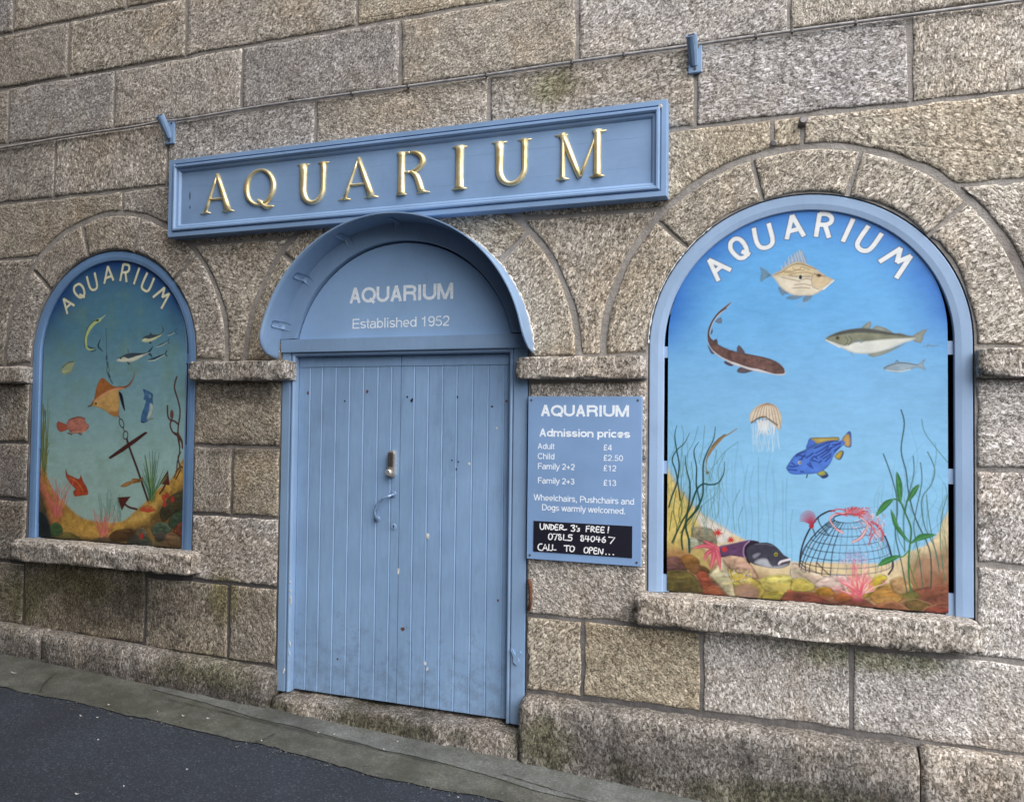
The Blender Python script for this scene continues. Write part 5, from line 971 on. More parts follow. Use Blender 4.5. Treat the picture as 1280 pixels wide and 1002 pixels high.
c.part('painted_anemone', 'red anemone on the pot'); c.dot(*D([(188, 285)])[0], 3.2, 3.4, (190, 36, 52))
for k in range(17): a = -math.pi * k / 16 * 1.15 + .3; c.line(D([(180, 270), (165 + 55 * math.cos(a), 230 + 60 * math.sin(a)), (155 + 78 * math.cos(a), 225 + 88 * math.sin(a))]), .95, (176, 50, 84), .9)
c.part('painted_crab', 'red crab clinging to the top of the pot')
for i in range(46):
    x, y = g.normal(745, 70), g.normal(235, 48); c.line(D([(x, y), (x + g.normal(0, 26), y + g.normal(0, 20))]), .9, (206, 84, 96) if i % 2 else (244, 216, 220), .75)
for i in range(60): a = g.uniform(0, 7); rr = g.uniform(.4, 1.1); c.line(D([(600 + 105 * rr * math.cos(a), 150 + 36 * rr * math.sin(a)), (612 + 118 * rr * math.cos(a), 142 + 44 * rr * math.sin(a))]), 1.3, (198, 52, 64) if i % 4 else (240, 206, 206), .8)
c.poly(D([(500, 150), (550, 112), (640, 110), (700, 150), (650, 185), (560, 188)]), (190, 60, 70), .7, .008, jit=1.2); c.poly(D([(660, 140), (740, 165), (790, 240), (760, 270), (700, 220), (650, 180)]), (200, 80, 90), .5, .010, jit=1.2)
for p, w_ in (([(510, 160), (430, 170), (385, 190), (365, 230), (405, 290), (440, 325)], 2.0), ([(430, 318), (460, 335), (490, 352)], 3.0), ([(640, 190), (690, 225), (728, 270), (705, 340)], 2.1), ([(710, 330), (660, 400), (580, 442)], 3.0)): c.line(D(p), w_, (196, 58, 70), taper=(.9, 1, .7)); c.line(D(p), w_ * .45, (246, 220, 220), .85, tag_=False)
for p in ([(500, 130), (430, 125), (375, 150)], [(760, 250), (830, 290), (870, 360), (860, 430)], [(750, 270), (800, 330), (760, 400), (740, 470)], [(740, 260), (770, 300), (745, 380)], [(770, 240), (850, 300), (885, 370)], [(530, 190), (470, 170), (420, 160)], [(600, 190), (640, 170), (650, 210)]): c.line(D(p), 1.6, (204, 70, 86), .9)
for i in range(70):
    x, y = g.normal(840, 34), g.normal(330, 55); c.line(D([(x, y), (x + g.normal(0, 18), y + g.normal(8, 22))]), .8, (206, 110, 124) if i % 3 else (246, 224, 228), .6, tag_=False)
for i in range(46): x, y = g.normal(610, 60), g.normal(620, 40); c.line(D([(x, y), (x + g.normal(0, 16), y - 26)]), .8, (196, 150, 196) if i % 2 else (236, 200, 214), .55, tag_=False)
c.part('painted_coral', 'pink branching coral in front of the pot'); base = (632, 960)
for i in range(38):
    a = math.pi * (.10 + .80 * i / 37) + g.normal(0, .04); ln = g.uniform(150, 330) * (1 - .30 * abs(math.cos(a))); x0, y0 = base[0] + g.normal(0, 28), base[1] - g.uniform(0, 40)
    pts = [(x0, y0), (x0 + ln * .4 * math.cos(a) + g.normal(0, 8), y0 - ln * .45 * math.sin(a)), (x0 + ln * .75 * math.cos(a) + g.normal(0, 14), y0 - ln * .8 * math.sin(a)), (x0 + ln * .95 * math.cos(a) + g.normal(0, 20), y0 - ln * 1.1 * math.sin(a))]
    c.line(D(pts), 1.25, (226, 96, 112) if i % 3 else (246, 190, 190), .85, taper=(1.5, 1, .7, .4)); e = pts[2]
    for s_ in (-1, 1): c.line(D([e, (e[0] + 22 * s_, e[1] - 36)]), .8, (232, 130, 150), .8)
for i in range(80): c.dot(*D([(g.normal(600, 75), g.normal(575, 38))])[0], .7, .9, (176, 150, 200), .6, False)
c.poly(D([(575, 1000), (600, 890), (640, 910), (680, 890), (690, 1000)]), (214, 84, 108), .5, .012)
# plant right
c.part('painted_seaweed', 'thin dark weed strands on the right'); D = lambda p: Zm(1080, 500, 3.71, p)
for p, w_, cc in (([(172, 45), (187, 110), (172, 230), (195, 330), (207, 430), (240, 550), (300, 680), (312, 780), (310, 870)], 1.5, (36, 72, 70)), ([(90, 250), (120, 330), (148, 430), (155, 520), (145, 620), (175, 760), (202, 905)], 1.4, (46, 80, 72)), ([(228, 260), (232, 330), (215, 410), (185, 530), (190, 700)], 1.2, (60, 108, 104)), ([(262, 290), (268, 380), (240, 520), (232, 600), (258, 740), (272, 870)], 1.2, (60, 104, 92)), ([(295, 240), (328, 320), (312, 390), (268, 460), (280, 580), (330, 690), (350, 800)], 1.2, (66, 112, 100)), ([(268, 90), (282, 150), (340, 230), (392, 292)], 1.0, (84, 136, 142)), ([(330, 200), (335, 260), (310, 400)], .8, (100, 150, 160)), ([(387, 440), (360, 540), (355, 680), (377, 840)], 1.1, (86, 124, 96)), ([(290, 440), (300, 540), (320, 650), (345, 760)], 1.1, (80, 124, 110)), ([(150, 470), (155, 620), (190, 700)], 1.0, (80, 130, 130)), ([(210, 760), (235, 840), (250, 870)], 1.3, (84, 116, 40)), ([(260, 690), (240, 760), (230, 800)], 1.2, (110, 130, 60))): c.line(D(p), w_, cc, .9)
c.part('painted_seaweed', 'broad bright green leafed water plant')
c.line(D([(222, 895), (210, 840), (207, 740), (212, 680), (219, 620), (215, 580), (190, 520), (168, 470), (140, 458)]), 2.0, (58, 116, 62)); c.line(D([(212, 690), (180, 725), (140, 722)]), 1.5, (70, 140, 70)); c.line(D([(215, 660), (190, 630), (165, 590)]), 1.4, (50, 120, 60)); c.line(D([(190, 520), (200, 470), (210, 450)]), 1.5, (48, 110, 60))
for p in ([(150, 332), (170, 362), (179, 405), (172, 478), (156, 455), (148, 400)], [(205, 468), (212, 430), (232, 402), (256, 390), (250, 415), (228, 450)], [(54, 538), (70, 498), (98, 466), (138, 457), (115, 490), (85, 518)], [(123, 505), (145, 540), (160, 580), (185, 628), (206, 662), (165, 620), (135, 575)], [(213, 668), (238, 636), (270, 618), (334, 622), (290, 642), (240, 656)], [(64, 768), (90, 735), (130, 720), (172, 720), (140, 742), (105, 760)]): c.poly(D(p), (52, 130, 64), jit=.5); i0 = p[0]; c.line(D([p[0], tuple(np.mean(p, 0)), p[len(p) // 2]]), .7, (110, 176, 100), .6, tag_=False)
c.poly(D([(170, 905), (200, 890), (240, 885), (260, 910), (210, 930)]), (100, 112, 40), .7, .012, tag_=False)
c.build(MR, M_PAINTING)

# ---- left-hand mural
ML = thing('mural', 'dim blue-green arched mural with brown ray and anchor in the left-hand window', 'mural', 'painted murals in the arched windows')
c = Canvas(LP, PY, .0034, .90); c.mute = .10; X, Z = c.X, c.Z
t = np.clip((Z - LP['zb']) / (LP['cz'] + LP['r'] - LP['zb']), 0, 1); rad = np.hypot(X - LP['cx'], np.maximum(Z - LP['cz'], 0)) / LP['r']
cols = np.array([lin(v) for v in ((152, 178, 168), (146, 180, 178), (116, 156, 168), (82, 128, 150), (70, 116, 144))]); base = np.stack([np.interp(t, (0, .3, .55, .75, 1), cols[:, k]) for k in range(3)], -1)
edge_ = np.clip((rad - .62) / .40, 0, 1) ** 1.2 * np.clip((Z - 2.20) / .40, 0, 1); edge_ = np.clip(edge_ * (.7 + .6 * c.n2), 0, 1); gr = np.clip((c.n2 - .55) * 3, 0, 1)[..., None] * .35
base = base * (1 - gr) + lin((110, 140, 110)) * gr
c.C[:] = (base * (1 - edge_[..., None]) + lin((22, 66, 124)) * edge_[..., None]) * c.gain * (1 + .15 * (c.n1 - .5) + .08 * (c.n3 - .5))[..., None]
B1 = lambda p: Zm(30, 300, 5.009, p); B2 = lambda p: Zm(30, 500, 5.009, p); B3 = lambda p: Zm(95, 380, 9.846, p); B4 = lambda p: Zm(100, 460, 9.143, p); B6 = lambda p: Zm(130, 540, 6.678, p)
letters = [B1([(247, 368), (272, 462)]), B1([(247, 368), (315, 410)]), B1([(262, 428), (292, 398)]), B1([(316, 290), (345, 275), (370, 298), (378, 338), (355, 360), (328, 342), (313, 315), (316, 290)]), B1([(348, 340), (380, 358)]), B1([(393, 228), (413, 298), (438, 312), (458, 288), (442, 205)]), B1([(525, 165), (503, 272)]), B1([(525, 165), (560, 252)]), B1([(512, 238), (548, 225)]),
           B1([(622, 152), (602, 255)]), B1([(622, 152), (655, 158), (657, 188), (640, 202), (612, 202)]), B1([(635, 202), (642, 262)]), B1([(722, 175), (688, 275)]), B1([(772, 205), (738, 285), (750, 312), (780, 315), (815, 238)]), B1([(808, 358), (880, 298)]), B1([(880, 298), (866, 358)]), B1([(866, 358), (910, 335)]), B1([(910, 335), (860, 428)])]
c.u = 5.55 / FPX
c.part('lettering', 'cream arched word AQUARIUM')
for l in letters: c.line(l, 4.2, (20, 50, 90), smooth=4 if len(l) > 3 else 1, butt=.9)
for l in letters: c.line(l, 2.9, (218, 220, 190), smooth=4 if len(l) > 3 else 1, jit=.1, butt=.3)
g = np.random.default_rng(9)
# seabed
c.part('painted_seabed', 'ochre seabed with dark green rocks'); D = B2
c.poly(D([(60, 380), (112, 400), (132, 430), (162, 520), (212, 600), (280, 668), (350, 728), (420, 752), (500, 765), (570, 765), (640, 745), (700, 690), (760, 638), (830, 560), (900, 515), (950, 450), (985, 385), (1040, 360), (1040, 980), (60, 900)]), (178, 138, 56), soft=.008, jit=.7)
c.poly(D([(60, 430), (110, 450), (150, 560), (200, 650), (240, 720), (200, 800), (60, 800)]), (172, 98, 56), .8, .02, tag_=False, jit=.7); c.poly(D([(60, 560), (110, 580), (150, 700), (180, 800), (200, 880), (60, 900)]), (44, 56, 44), .9, .02, tag_=False, jit=.7)
c.poly(D([(540, 850), (640, 800), (760, 760), (860, 640), (960, 560), (1040, 560), (1040, 980), (400, 980), (440, 880)]), (96, 76, 44), .85, .025, tag_=False, jit=.7); c.poly(D([(200, 850), (400, 860), (500, 870), (700, 900), (1000, 920), (1040, 990), (60, 960), (60, 860)]), (42, 40, 30), .85, .015, tag_=False)
for pts, cc in (([(80, 740), (110, 700), (150, 760), (165, 860), (80, 870)], (20, 34, 40)), ([(165, 800), (190, 765), (230, 780), (242, 830), (200, 850), (170, 840)], (60, 92, 52)), ([(220, 850), (270, 825), (330, 850), (350, 880), (220, 880)], (96, 88, 44)), ([(430, 880), (500, 855), (560, 875), (580, 900), (440, 905)], (84, 72, 50)),
                ([(535, 850), (580, 815), (680, 805), (740, 830), (690, 870), (560, 880)], (84, 58, 30)), ([(800, 800), (840, 768), (900, 775), (925, 810), (870, 850), (810, 840)], (78, 96, 78)), ([(905, 770), (930, 710), (985, 670), (1010, 720), (990, 790), (930, 800)], (66, 86, 62)), ([(930, 830), (960, 780), (1010, 765), (1010, 860), (960, 870)], (124, 66, 42)), ([(870, 860), (920, 830), (980, 860), (980, 910), (890, 900)], (110, 84, 58)), ([(790, 900), (840, 870), (900, 890), (910, 930), (790, 930)], (104, 84, 56)), ([(700, 830), (740, 800), (770, 830), (760, 860), (710, 860)], (104, 98, 78)), ([(850, 700), (900, 620), (960, 580), (1010, 570), (1010, 660), (930, 710), (870, 760)], (74, 70, 48)), ([(660, 860), (760, 850), (800, 890), (780, 930), (660, 920)], (60, 64, 54)), ([(820, 840), (870, 830), (880, 870), (830, 880)], (76, 72, 64))): c.rock(D(pts), cc)
c.poly(D([(640, 760), (720, 690), (800, 640), (840, 640), (800, 720), (720, 760)]), (206, 170, 84), .6, .015, tag_=False)
for i in range(46): a = g.uniform(math.pi * .1, math.pi * .9); c.line(D([(775, 700), (775 + 50 * math.cos(a), 705 - 45 * math.sin(a))]), 1.2, (178, 66, 36), .6, tag_=False)
for x, y in ((875, 610), (880, 650), (930, 620), (735, 850), (895, 595)): c.dot(*D([(x, y)])[0], 2.6, 4.2, (172, 44, 34), .9, False)
# dolphin fish
c.part('painted_fish', 'curved yellow-green dolphinfish'); D = B3
c.line(D([(365, 130), (330, 165), (280, 195)]), 2.0, (170, 190, 150), taper=(.3, .8, 1.2)); c.line(D([(295, 195), (240, 218), (190, 268), (150, 330), (122, 400), (118, 470), (132, 530), (170, 560), (240, 545)]), 4.6, (176, 196, 126), taper=(.7, 1.1, 1.1, 1, .9, .8, .6, .4, .2)); c.line(D([(280, 195), (220, 210), (160, 270), (120, 360), (104, 450), (112, 530)]), 1.5, (34, 76, 84), .8)
c.line(D([(300, 432), (282, 480), (272, 512), (290, 545), (332, 582)]), 1.9, (20, 52, 70), taper=(.5, 1, 1.2, 1, .4)); c.line(D([(145, 520), (190, 542), (245, 545)]), 1.2, (24, 58, 72), taper=(1.2, 1.5, .5)); c.line(D([(180, 582), (215, 578), (245, 560)]), 1.2, (24, 56, 66)); c.dot(*D([(262, 200)])[0], 2, 1.3, (22, 50, 60), tag_=False)
# mackerel
c.part('painted_fish', 'striped mackerel with white belly')
c.line(D([(885, 600), (920, 560), (945, 520)]), 2.2, (20, 52, 76), taper=(1.2, 1, .4)); c.line(D([(885, 600), (920, 625), (935, 655)]), 2.2, (20, 52, 76), taper=(1.2, 1, .4))
c.poly(D([(498, 690), (540, 662), (600, 622), (660, 603), (740, 602), (830, 602), (900, 592), (900, 602), (840, 632), (770, 676), (690, 708), (600, 713), (520, 706)]), (202, 208, 192)); c.poly(D([(500, 640), (530, 660), (600, 620), (660, 602), (740, 601), (830, 601), (900, 592), (840, 615), (740, 640), (640, 672), (600, 650), (550, 680)]), (24, 54, 76), .95, tag_=False, smooth=2); c.line(D([(640, 560), (645, 600)]), .8, (30, 60, 80)); c.line(D([(635, 715), (655, 738)]), 1.6, (22, 40, 50)); c.dot(*D([(585, 668)])[0], 2.4, 1.7, (206, 206, 180), tag_=False)
c.part('painted_fish', 'mackerel with its tail raised')
c.poly(D([(808, 448), (850, 395), (905, 375), (912, 340), (940, 372), (1010, 372), (1052, 352), (1068, 310), (1040, 248), (1082, 310), (1066, 362), (1010, 415), (940, 452), (870, 472), (820, 462)]), (200, 208, 168), smooth=2); c.poly(D([(812, 430), (850, 393), (905, 375), (912, 340), (940, 372), (1010, 372), (1052, 352), (1066, 310), (1040, 248), (1082, 310), (1062, 362), (990, 400), (900, 428), (850, 420)]), (26, 60, 84), .95, tag_=False, smooth=2); c.dot(*D([(915, 475)])[0], 1.6, 1.1, (20, 44, 60))
for lab, p, w_ in (('small mackerel behind the striped one', [(885, 688), (960, 670), (1030, 640), (1100, 612)], 3.6), ('small slim fish under the raised tail', [(990, 522), (1040, 500), (1090, 475), (1130, 458)], 2.0), ('smallest fish at the far right', [(1130, 380), (1170, 360), (1220, 340)], 1.7)):
    c.part('painted_fish', lab); c.line(D([(x, y + 6) for x, y in p]), w_, (190, 204, 190), taper=(.3, 1.1, .8, .2)); c.line(D(p), w_ * .7, (28, 66, 88), taper=(.3, 1.2, .9, .3), tag_=False); e = p[-1]; c.line(D([(e[0] + 18, e[1] - 36), e, (e[0] + 22, e[1] + 26)]), w_ * .4, (24, 60, 84))
c.part('painted_fish', 'small pale bream at the left'); D = B1
c.poly(D([(228, 822), (245, 785), (270, 762), (300, 765), (318, 745), (312, 790), (290, 830), (255, 842)]), (150, 166, 130)); c.line(D([(240, 800), (275, 768), (312, 760)]), 1.4, (60, 84, 74), .8, tag_=False); c.line(D([(245, 825), (280, 815)]), 1.3, (196, 200, 150), .8, tag_=False)
# chain, ray, anchor
c.part('painted_chain', 'anchor chain'); D = B3
c.line(D([(368, 300), (375, 400), (374, 500), (378, 600), (374, 660), (385, 720), (392, 770)]), 1.0, (48, 80, 90), .75)
for x, y, rx, ry, r0 in ((378, 660, 8, 26, .1), (388, 735, 8, 26, -.1), (393, 810, 14, 44, 0), (408, 880, 9, 30, -.3)): c.line(D([(x + rx * math.cos(a) - ry * math.sin(a) * math.sin(r0), y + ry * math.sin(a) * math.cos(r0)) for a in np.linspace(0, 2 * math.pi, 12)]), 1.0, (42, 52, 70), .9)
c.line(D([(405, 860), (425, 930), (450, 975)]), 1.2, (42, 50, 68))
D = B4
for x, y, rx, ry, r0 in ((475, 630, 24, 52, -.25), (520, 765, 27, 46, .05)): c.line(D([(x + rx * math.cos(a) - ry * math.sin(a) * math.sin(r0), y + ry * math.sin(a) * math.cos(r0)) for a in np.linspace(0, 2 * math.pi, 14)]), 1.3, (58, 34, 34))
c.line(D([(440, 545), (462, 585)]), 1.2, (58, 40, 40)); c.line(D([(488, 670), (508, 725)]), 1.2, (58, 34, 34)); c.line(D([(540, 800), (545, 835)]), 1.5, (58, 30, 30))
c.part('painted_fish', 'large brown ray with whip tail')
c.line(D([(440, 228), (500, 222), (560, 190), (602, 130), (622, 70), (626, 35)]), 2.6, (128, 86, 64), taper=(1.8, 1.2, 1, .7, .4, .2)); c.poly(D([(442, 265), (480, 295), (500, 380), (516, 492), (488, 450), (455, 340)]), (16, 22, 34), smooth=2)
c.poly(D([(92, 437), (150, 380), (172, 300), (185, 230), (215, 155), (256, 108), (310, 150), (375, 203), (455, 218), (470, 240), (440, 268), (448, 350), (452, 420), (440, 498), (436, 545), (400, 552), (340, 522), (280, 482), (228, 456), (150, 432)]), (196, 154, 86), smooth=2, jit=.35)
c.poly(D([(130, 405), (165, 350), (185, 230), (215, 155), (256, 110), (310, 152), (375, 205), (440, 222), (350, 250), (250, 305), (180, 360)]), (158, 92, 36), .95, .004, tag_=False, smooth=2, jit=.5); c.poly(D([(400, 548), (436, 545), (445, 480), (410, 500), (340, 490), (330, 515)]), (176, 106, 36), .8, .008, tag_=False)
c.line(D([(140, 395), (200, 345), (260, 300), (350, 252), (450, 232), (500, 235)]), 1.7, (214, 140, 104), .95, tag_=False); c.line(D([(92, 437), (130, 425), (150, 385)]), 1.6, (60, 56, 50), .9, tag_=False); c.dot(*D([(182, 405)])[0], 1.6, 1.6, (90, 70, 34), .9, False)
c.part('painted_fish', 'blue fish diving head down')
c.poly(D([(718, 240), (765, 252), (810, 278), (835, 300), (830, 350), (838, 430), (832, 500), (808, 560), (770, 612), (705, 626), (694, 590), (705, 520), (735, 440), (755, 370), (725, 358), (738, 300)]), (52, 100, 146), smooth=2, jit=.6); c.poly(D([(800, 400), (838, 430), (832, 500), (808, 560), (780, 600), (765, 560), (790, 480)]), (172, 192, 184), .9, .004, tag_=False); c.line(D([(770, 590), (835, 575)]), 1.4, (110, 130, 116)); c.line(D([(700, 610), (735, 620)]), 1.2, (20, 34, 54), .9, tag_=False); c.poly(D([(782, 305), (808, 300), (812, 340), (790, 340)]), (120, 160, 176), .8, tag_=False)
c.part('painted_fish', 'pink-brown wrasse'); D = B2
c.poly(D([(278, 160), (215, 132), (204, 165), (228, 200), (280, 178)]), (168, 84, 62), smooth=2); c.poly(D([(265, 160), (285, 118), (340, 104), (378, 114), (388, 140), (408, 163), (380, 198), (330, 208), (295, 204)]), (176, 108, 92), jit=.6); c.line(D([(280, 125), (340, 105), (380, 116)]), 1.4, (112, 56, 48), .9, tag_=False); c.line(D([(300, 200), (380, 195)]), 1.4, (206, 150, 124), .7, tag_=False)
for p in ([(275, 205), (300, 215)], [(345, 210), (362, 216)]): c.line(D(p), 1.6, (96, 54, 46))
c.part('painted_fish', 'orange gurnard swimming down')
c.poly(D([(262, 425), (272, 462), (300, 475), (345, 494), (356, 466), (372, 510), (395, 548), (402, 590), (370, 595), (318, 602), (308, 570), (322, 556), (294, 528), (262, 478)]), (168, 62, 26), smooth=2, jit=.6); c.line(D([(290, 485), (340, 520), (370, 570)]), 1.6, (206, 110, 46), .8, tag_=False); c.dot(*D([(385, 570)])[0], 1, 1, (40, 24, 16), tag_=False); c.line(D([(370, 600), (378, 618)]), 1, (190, 160, 70))
c.part('painted_anchor', 'rusty brown anchor')
c.line(D([(645, 250), (672, 330), (702, 410), (740, 520), (775, 625)]), 3.0, (66, 32, 28)); c.poly(D([(528, 358), (590, 312), (650, 268), (760, 196), (776, 203), (700, 265), (620, 322), (538, 370)]), (72, 30, 26), smooth=1)
c.poly(D([(584, 608), (668, 602), (640, 640), (612, 692)]), (84, 34, 30), smooth=1); c.line(D([(620, 640), (655, 668), (706, 682)]), 2.6, (78, 34, 28)); c.poly(D([(902, 436), (912, 532), (846, 524)]), (88, 36, 30), smooth=1); c.line(D([(885, 525), (868, 560), (850, 584)]), 2.2, (80, 34, 28))
c.part('painted_fish', 'mottled flatfish by the anchor'); c.poly(D([(602, 540), (640, 512), (672, 505), (680, 488), (720, 492), (742, 482), (746, 496), (728, 512), (680, 522), (640, 542)]), (150, 106, 48), smooth=2, jit=.9)
c.part('painted_seaweed', 'green grass weed on the sand')
for i in range(34):
    x0 = 800 + g.normal(0, 8); dx = g.uniform(-75, 110); h = g.uniform(120, 390) * (1 - abs(dx) / 260); c.line(D([(x0, 620 + g.uniform(-20, 15)), (x0 + dx * .35, 620 - h * .45), (x0 + dx * .8, 620 - h * .85), (x0 + dx, 620 - h)]), 1.1, (44, 92, 62) if i % 3 else (112, 140, 70), .75, taper=(1.2, 1, .5))
for i in range(22): x = g.uniform(470, 610); y1 = 755; h = g.uniform(60, 200); c.line(D([(x, y1), (x + g.uniform(-10, 10), y1 - h * .5), (x + g.uniform(-16, 16), y1 - h)]), .9, (78, 122, 104), .6)
c.part('painted_seaweed', 'olive weed along the left edge')
for i in range(34): x = g.uniform(95, 145); y1 = g.uniform(380, 480); h = g.uniform(120, 400); c.line(D([(x, y1), (x + g.uniform(-12, 12), y1 - h * .4), (x + g.uniform(-10, 25), y1 - h)]), 1.3, ((96, 112, 42), (54, 78, 44), (130, 130, 52))[i % 3], .65)
c.part('painted_coral', 'pink coral fronds')
for bx_, by_, n_, hh in ((215, 730, 34, 260), (495, 860, 26, 190)):
    for i in range(n_):
        a = g.uniform(-.55, .55); h = g.uniform(.5, 1) * hh; x0 = bx_ + g.normal(0, 14); P = [(x0, by_ - g.uniform(0, 40)), (x0 + a * h * .4, by_ - h * .45), (x0 + a * h * .7 + g.normal(0, 6), by_ - h * .75), (x0 + a * h + g.normal(0, 8), by_ - h)]
        c.line(D(P), 1.1, (190, 84, 80) if i % 3 else (206, 120, 110), .7, taper=(1.4, 1, .6))
c.part('painted_seaweed', 'brown kelp stems at the right'); D = B4
for p in ([(1106, 100), (1085, 170), (1082, 240), (1118, 360), (1142, 470), (1140, 560), (1125, 650), (1118, 780), (1140, 900)], [(1000, 430), (1003, 540), (1030, 590), (1080, 605), (1125, 645)], [(1050, 590), (1030, 650), (1060, 730), (1120, 780), (1160, 840), (1170, 910)]): c.line(D(p), 2.1, (78, 48, 44))
c.dot(*D([(1050, 530)])[0], 2.2, 6, (116, 66, 56)); D = B6
for p in ([(575, 0), (620, 20), (650, 70), (655, 130)], [(622, 10), (632, 160), (612, 250), (608, 310)], [(640, 170), (618, 210), (635, 290)], [(600, 330), (640, 290), (655, 295)], [(585, 380), (610, 320)], [(600, 390), (640, 310)]): c.line(D(p), 1.8, (82, 52, 40))
c.build(ML, M_PAINTING)

# ------------------------------------------------------------------ fittings on the wall
def bracket(px, py, label, lean):
    """cast flag bracket: back plate screwed to the joint, tapering arm and an upturned socket"""
    x, z = W(px, py, -.02); r = thing('wall_bracket', label, 'bracket', 'blue brackets on the wall above the sign')
    bm = bmesh.new(); bevbox(bm, x - .034, x + .034, -.026, -.006, z - .085, z + .065, .003); obj('back_plate', bm, M_BLUE, r)
    bm = bmesh.new(); tube(bm, catmull([(x - .004, -.022, z - .045), (x - .006, -.040, z - .015), (x - .008, -.062, z + .018), (x - .010, -.080, z + .048)], 4), [.018 + .010 * i / 12 for i in range(13)], 10); obj('arm', bm, M_BLUE, r)
    bm = bmesh.new(); d = Vector((-.04, -.6, .75)).normalized(); p = Vector((x - .010, -.076, z + .042)); cyl(bm, p, d, .027, .042, 16, .030, .002); so_ = obj('socket', bm, M_BLUE, r)
    bm = bmesh.new(); cyl(bm, p + d * .042, d, .019, .0015, 14); obj('bore', bm, M_DARK, so_)
    for dz in (-.065, .048): bm = bmesh.new(); cyl(bm, (x + (.014 if dz > 0 else 0), -.025, z + dz), (0, -1, 0), .007, .004, 10); obj('screw', bm, M_STEELD, r)
    return r
bracket(213, 164, 'blue metal bracket on the wall above the left end of the gold-lettered sign', -1)
bracket(869, 71, 'blue metal bracket on the wall up and right of the gold-lettered sign', 0)
bm = bmesh.new(); P = []
for px, py in ((-60, 195), (0, 185.4), (100, 168.5), (170, 158), (200, 152), (229.7, 149.3), (320, 134), (420, 119.7), (520, 106.5), (608, 94), (720, 77), (790, 67), (860, 57.5), (960, 43), (1100, 24), (1280, 0), (1500, -30), (1700, -57)):
    X, Z = W(px, py, -.022); P.append((X, -.022, Z))
tube(bm, catmull(P, 4), .008, 8); CB = obj('cable', bm, M_CABLE, None, True); tag(CB, 'thin grey cable clipped along the stone joint above the sign', 'cable')
for px, py in ((440, 117), (608, 94), (715, 78), (945, 45), (990, 39), (1070, 28), (510, 108), (780, 68.5)):
    X, Z = W(px, py, -.022); bm = bmesh.new(); bevbox(bm, X - .006, X + .006, -.033, -.010, Z - .011, Z + .011, .002); obj('clip', bm, M_STEELD, CB)
# old iron stub in the wall above the right-hand arch, and a drilled plug hole near it
X, Z = W(1003, 153, -.02); bm = bmesh.new(); cyl(bm, (X, -.010, Z), (.1, -1, .1), .020, .035, 14, .018, .004); STB = obj('iron_stub', bm, M_STEELD); tag(STB, 'rusty iron stub set in the wall above the right-hand arch', 'stub')
bm = bmesh.new(); X2, Z2 = W(967, 179, -.014); cyl(bm, (X2, -.012, Z2), (0, -1, 0), .016, .007, 14, .014, .002); PL = obj('wall_plug', bm, M_STEELD); tag(PL, 'small dark plug in the mortar at the crown of the right-hand arch', 'plug')
# bent iron strap beside the right door jamb
X, Z = W(661, 745, -.02); bm = bmesh.new(); tube(bm, catmull([(X - .005, -.006, Z + .085), (X + .012, -.03, Z + .055), (X + .014, -.034, Z - .03), (X - .004, -.006, Z - .075)], 4), .010, 8); o = obj('iron_staple', bm, M_RUST); tag(o, 'bent rusty staple in the stone beside the right door jamb below the price board', 'staple')
# scraps of litter on the road edge
LIT = [(57, 826, 18, .5, 'white feather-like scrap lying against the plinth at the far left'), (17, 842, 22, .1, None), (155, 848, 6, .2, None), (136, 882, 6, .3, None), (197, 891, 6, .1, None), (229, 896, 8, .0, None), (260, 899, 7, .1, None), (101, 896, 8, 0, None), (122, 898, 5, .8, None), (237, 865, 5, .2, None), (234, 963, 4, .2, None), (96, 994, 9, .4, None), (327, 927, 6, .2, None), (418, 919, 5, .3, None), (497, 928, 5, .1, None), (480, 938, 6, .2, None), (398, 917, 5, .4, None), (573, 998, 4, .3, None), (123, 926, 4, .2, None), (155, 984, 4, .5, None)]
for px, py, ln, an, lab in LIT:
    x, y = WG(px, py); l_ = ln * .0022; an = an + random.uniform(-.6, .6); bm = bmesh.new(); P = []
    for i in range(7): q = i / 6 - .5; P.append((x + l_ * q * math.cos(an) + random.uniform(-.1, .25) * l_ * (q * q) , y + l_ * q * math.sin(an)))
    wv = [.001 + random.uniform(.0012, .0030) * (1 - (2 * i / 6 - 1) ** 2) * min(1, ln / 9) for i in range(7)]
    top = [bm.verts.new((a, b_ - w_, gz(a) + .007 + .004 * abs(i - 3) / 3)) for i, ((a, b_), w_) in enumerate(zip(P, wv))]; bo = [bm.verts.new((a, b_ + w_, gz(a) + .009 + .004 * abs(i - 3) / 3)) for i, ((a, b_), w_) in enumerate(zip(P, wv))]
    for i in range(6): bm.faces.new((top[i], top[i + 1], bo[i + 1], bo[i]))
    geo = bmesh.ops.extrude_face_region(bm, geom=bm.faces[:]); bmesh.ops.translate(bm, verts=[e for e in geo['geom'] if isinstance(e, bmesh.types.BMVert)], vec=(0, 0, -.0012))
    o = obj('litter_scrap', bm, M_LITTER); tag(o, lab or 'tiny white scrap of litter on the edge of the road below the wall', 'litter', 'litter along the foot of the wall')

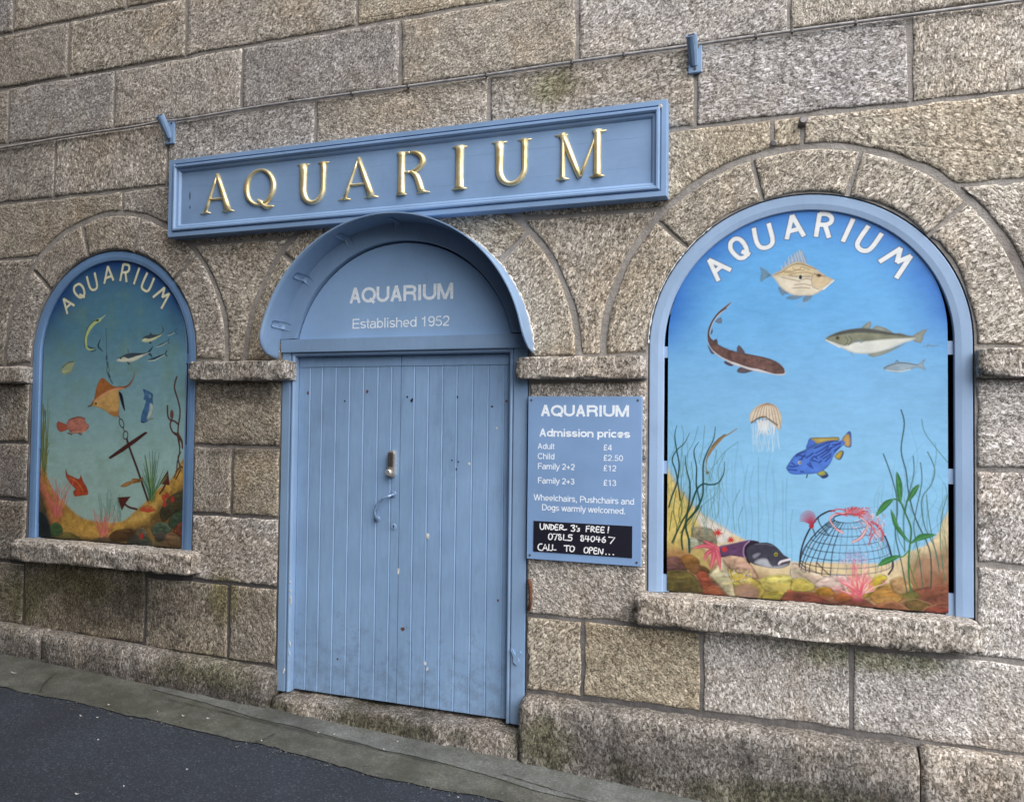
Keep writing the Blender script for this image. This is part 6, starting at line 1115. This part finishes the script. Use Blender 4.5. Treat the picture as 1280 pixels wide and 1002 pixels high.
bm = bmesh.new(); gg = np.random.default_rng(77)
def pebble(x, y, r):
    z = gz(x) + .002; top = bm.verts.new((x, y, z + r * .9)); n = 5; a0 = gg.uniform(0, 6)
    ringv = [bm.verts.new((x + r * gg.uniform(.7, 1.2) * math.cos(a0 + 2 * math.pi * i / n), y + r * gg.uniform(.7, 1.2) * math.sin(a0 + 2 * math.pi * i / n), z)) for i in range(n)]
    for i in range(n): bm.faces.new((top, ringv[i], ringv[(i + 1) % n]))
    bm.faces.new(ringv[::-1])
EX, EYY = [q[0] for q in edge], [q[1] for q in edge]
for i in range(1500):
    x = gg.uniform(-5.3, .3); ye = float(np.interp(x, EX, EYY)); q = gg.random()
    y = ye + gg.normal(-.01, .035) if q < .6 else (gg.normal(-.13, .015) if q < .85 else gg.uniform(ye, -.12)); pebble(x, y, abs(gg.normal(0, .0024)) + .0012)
o = obj('grit', bm, simple('grit_stone', (.075, .078, .075), .85, 0, .6, 200)); tag(o, 'loose dark grit gathered along the road edge and the foot of the wall', 'grit', None, 'stuff')

M_JOINT = simple('joint_dirt', (.022, .024, .022), .95)
def joint(pts, wd):
    P = [WG(*q) for q in pts]; P = catmull(P, 10); P = [(x + gg.normal(0, .003), y + gg.normal(0, .002)) for x, y in P]; a, b_ = [], []
    for i, (x, y) in enumerate(P):
        u, v = P[max(i - 1, 0)], P[min(i + 1, len(P) - 1)]; d = math.hypot(v[0] - u[0], v[1] - u[1]) + 1e-9; nx_, ny_ = -(v[1] - u[1]) / d, (v[0] - u[0]) / d; k = wd * gg.uniform(.3, 1.2); a.append((x + nx_ * k, y + ny_ * k)); b_.append((x - nx_ * k, y - ny_ * k))
    bm = bmesh.new(); A = [bm.verts.new((x, y, gz(x) + .0062)) for x, y in a]; B = [bm.verts.new((x, y, gz(x) + .0062)) for x, y in b_]
    for i in range(len(A) - 1): bm.faces.new((A[i], A[i + 1], B[i + 1], B[i]))
    o = obj('pavement_joint', bm, M_JOINT); o['kind'] = 'structure'
joint([(345, 917), (330, 924), (315, 929)], .004)
joint([(205, 873), (285, 892), (345, 906), (440, 929), (560, 957)], .0035)
joint([(628, 968), (680, 984), (740, 1002), (800, 1020)], .003)
joint([(70, 842), (58, 852), (50, 866)], .003)
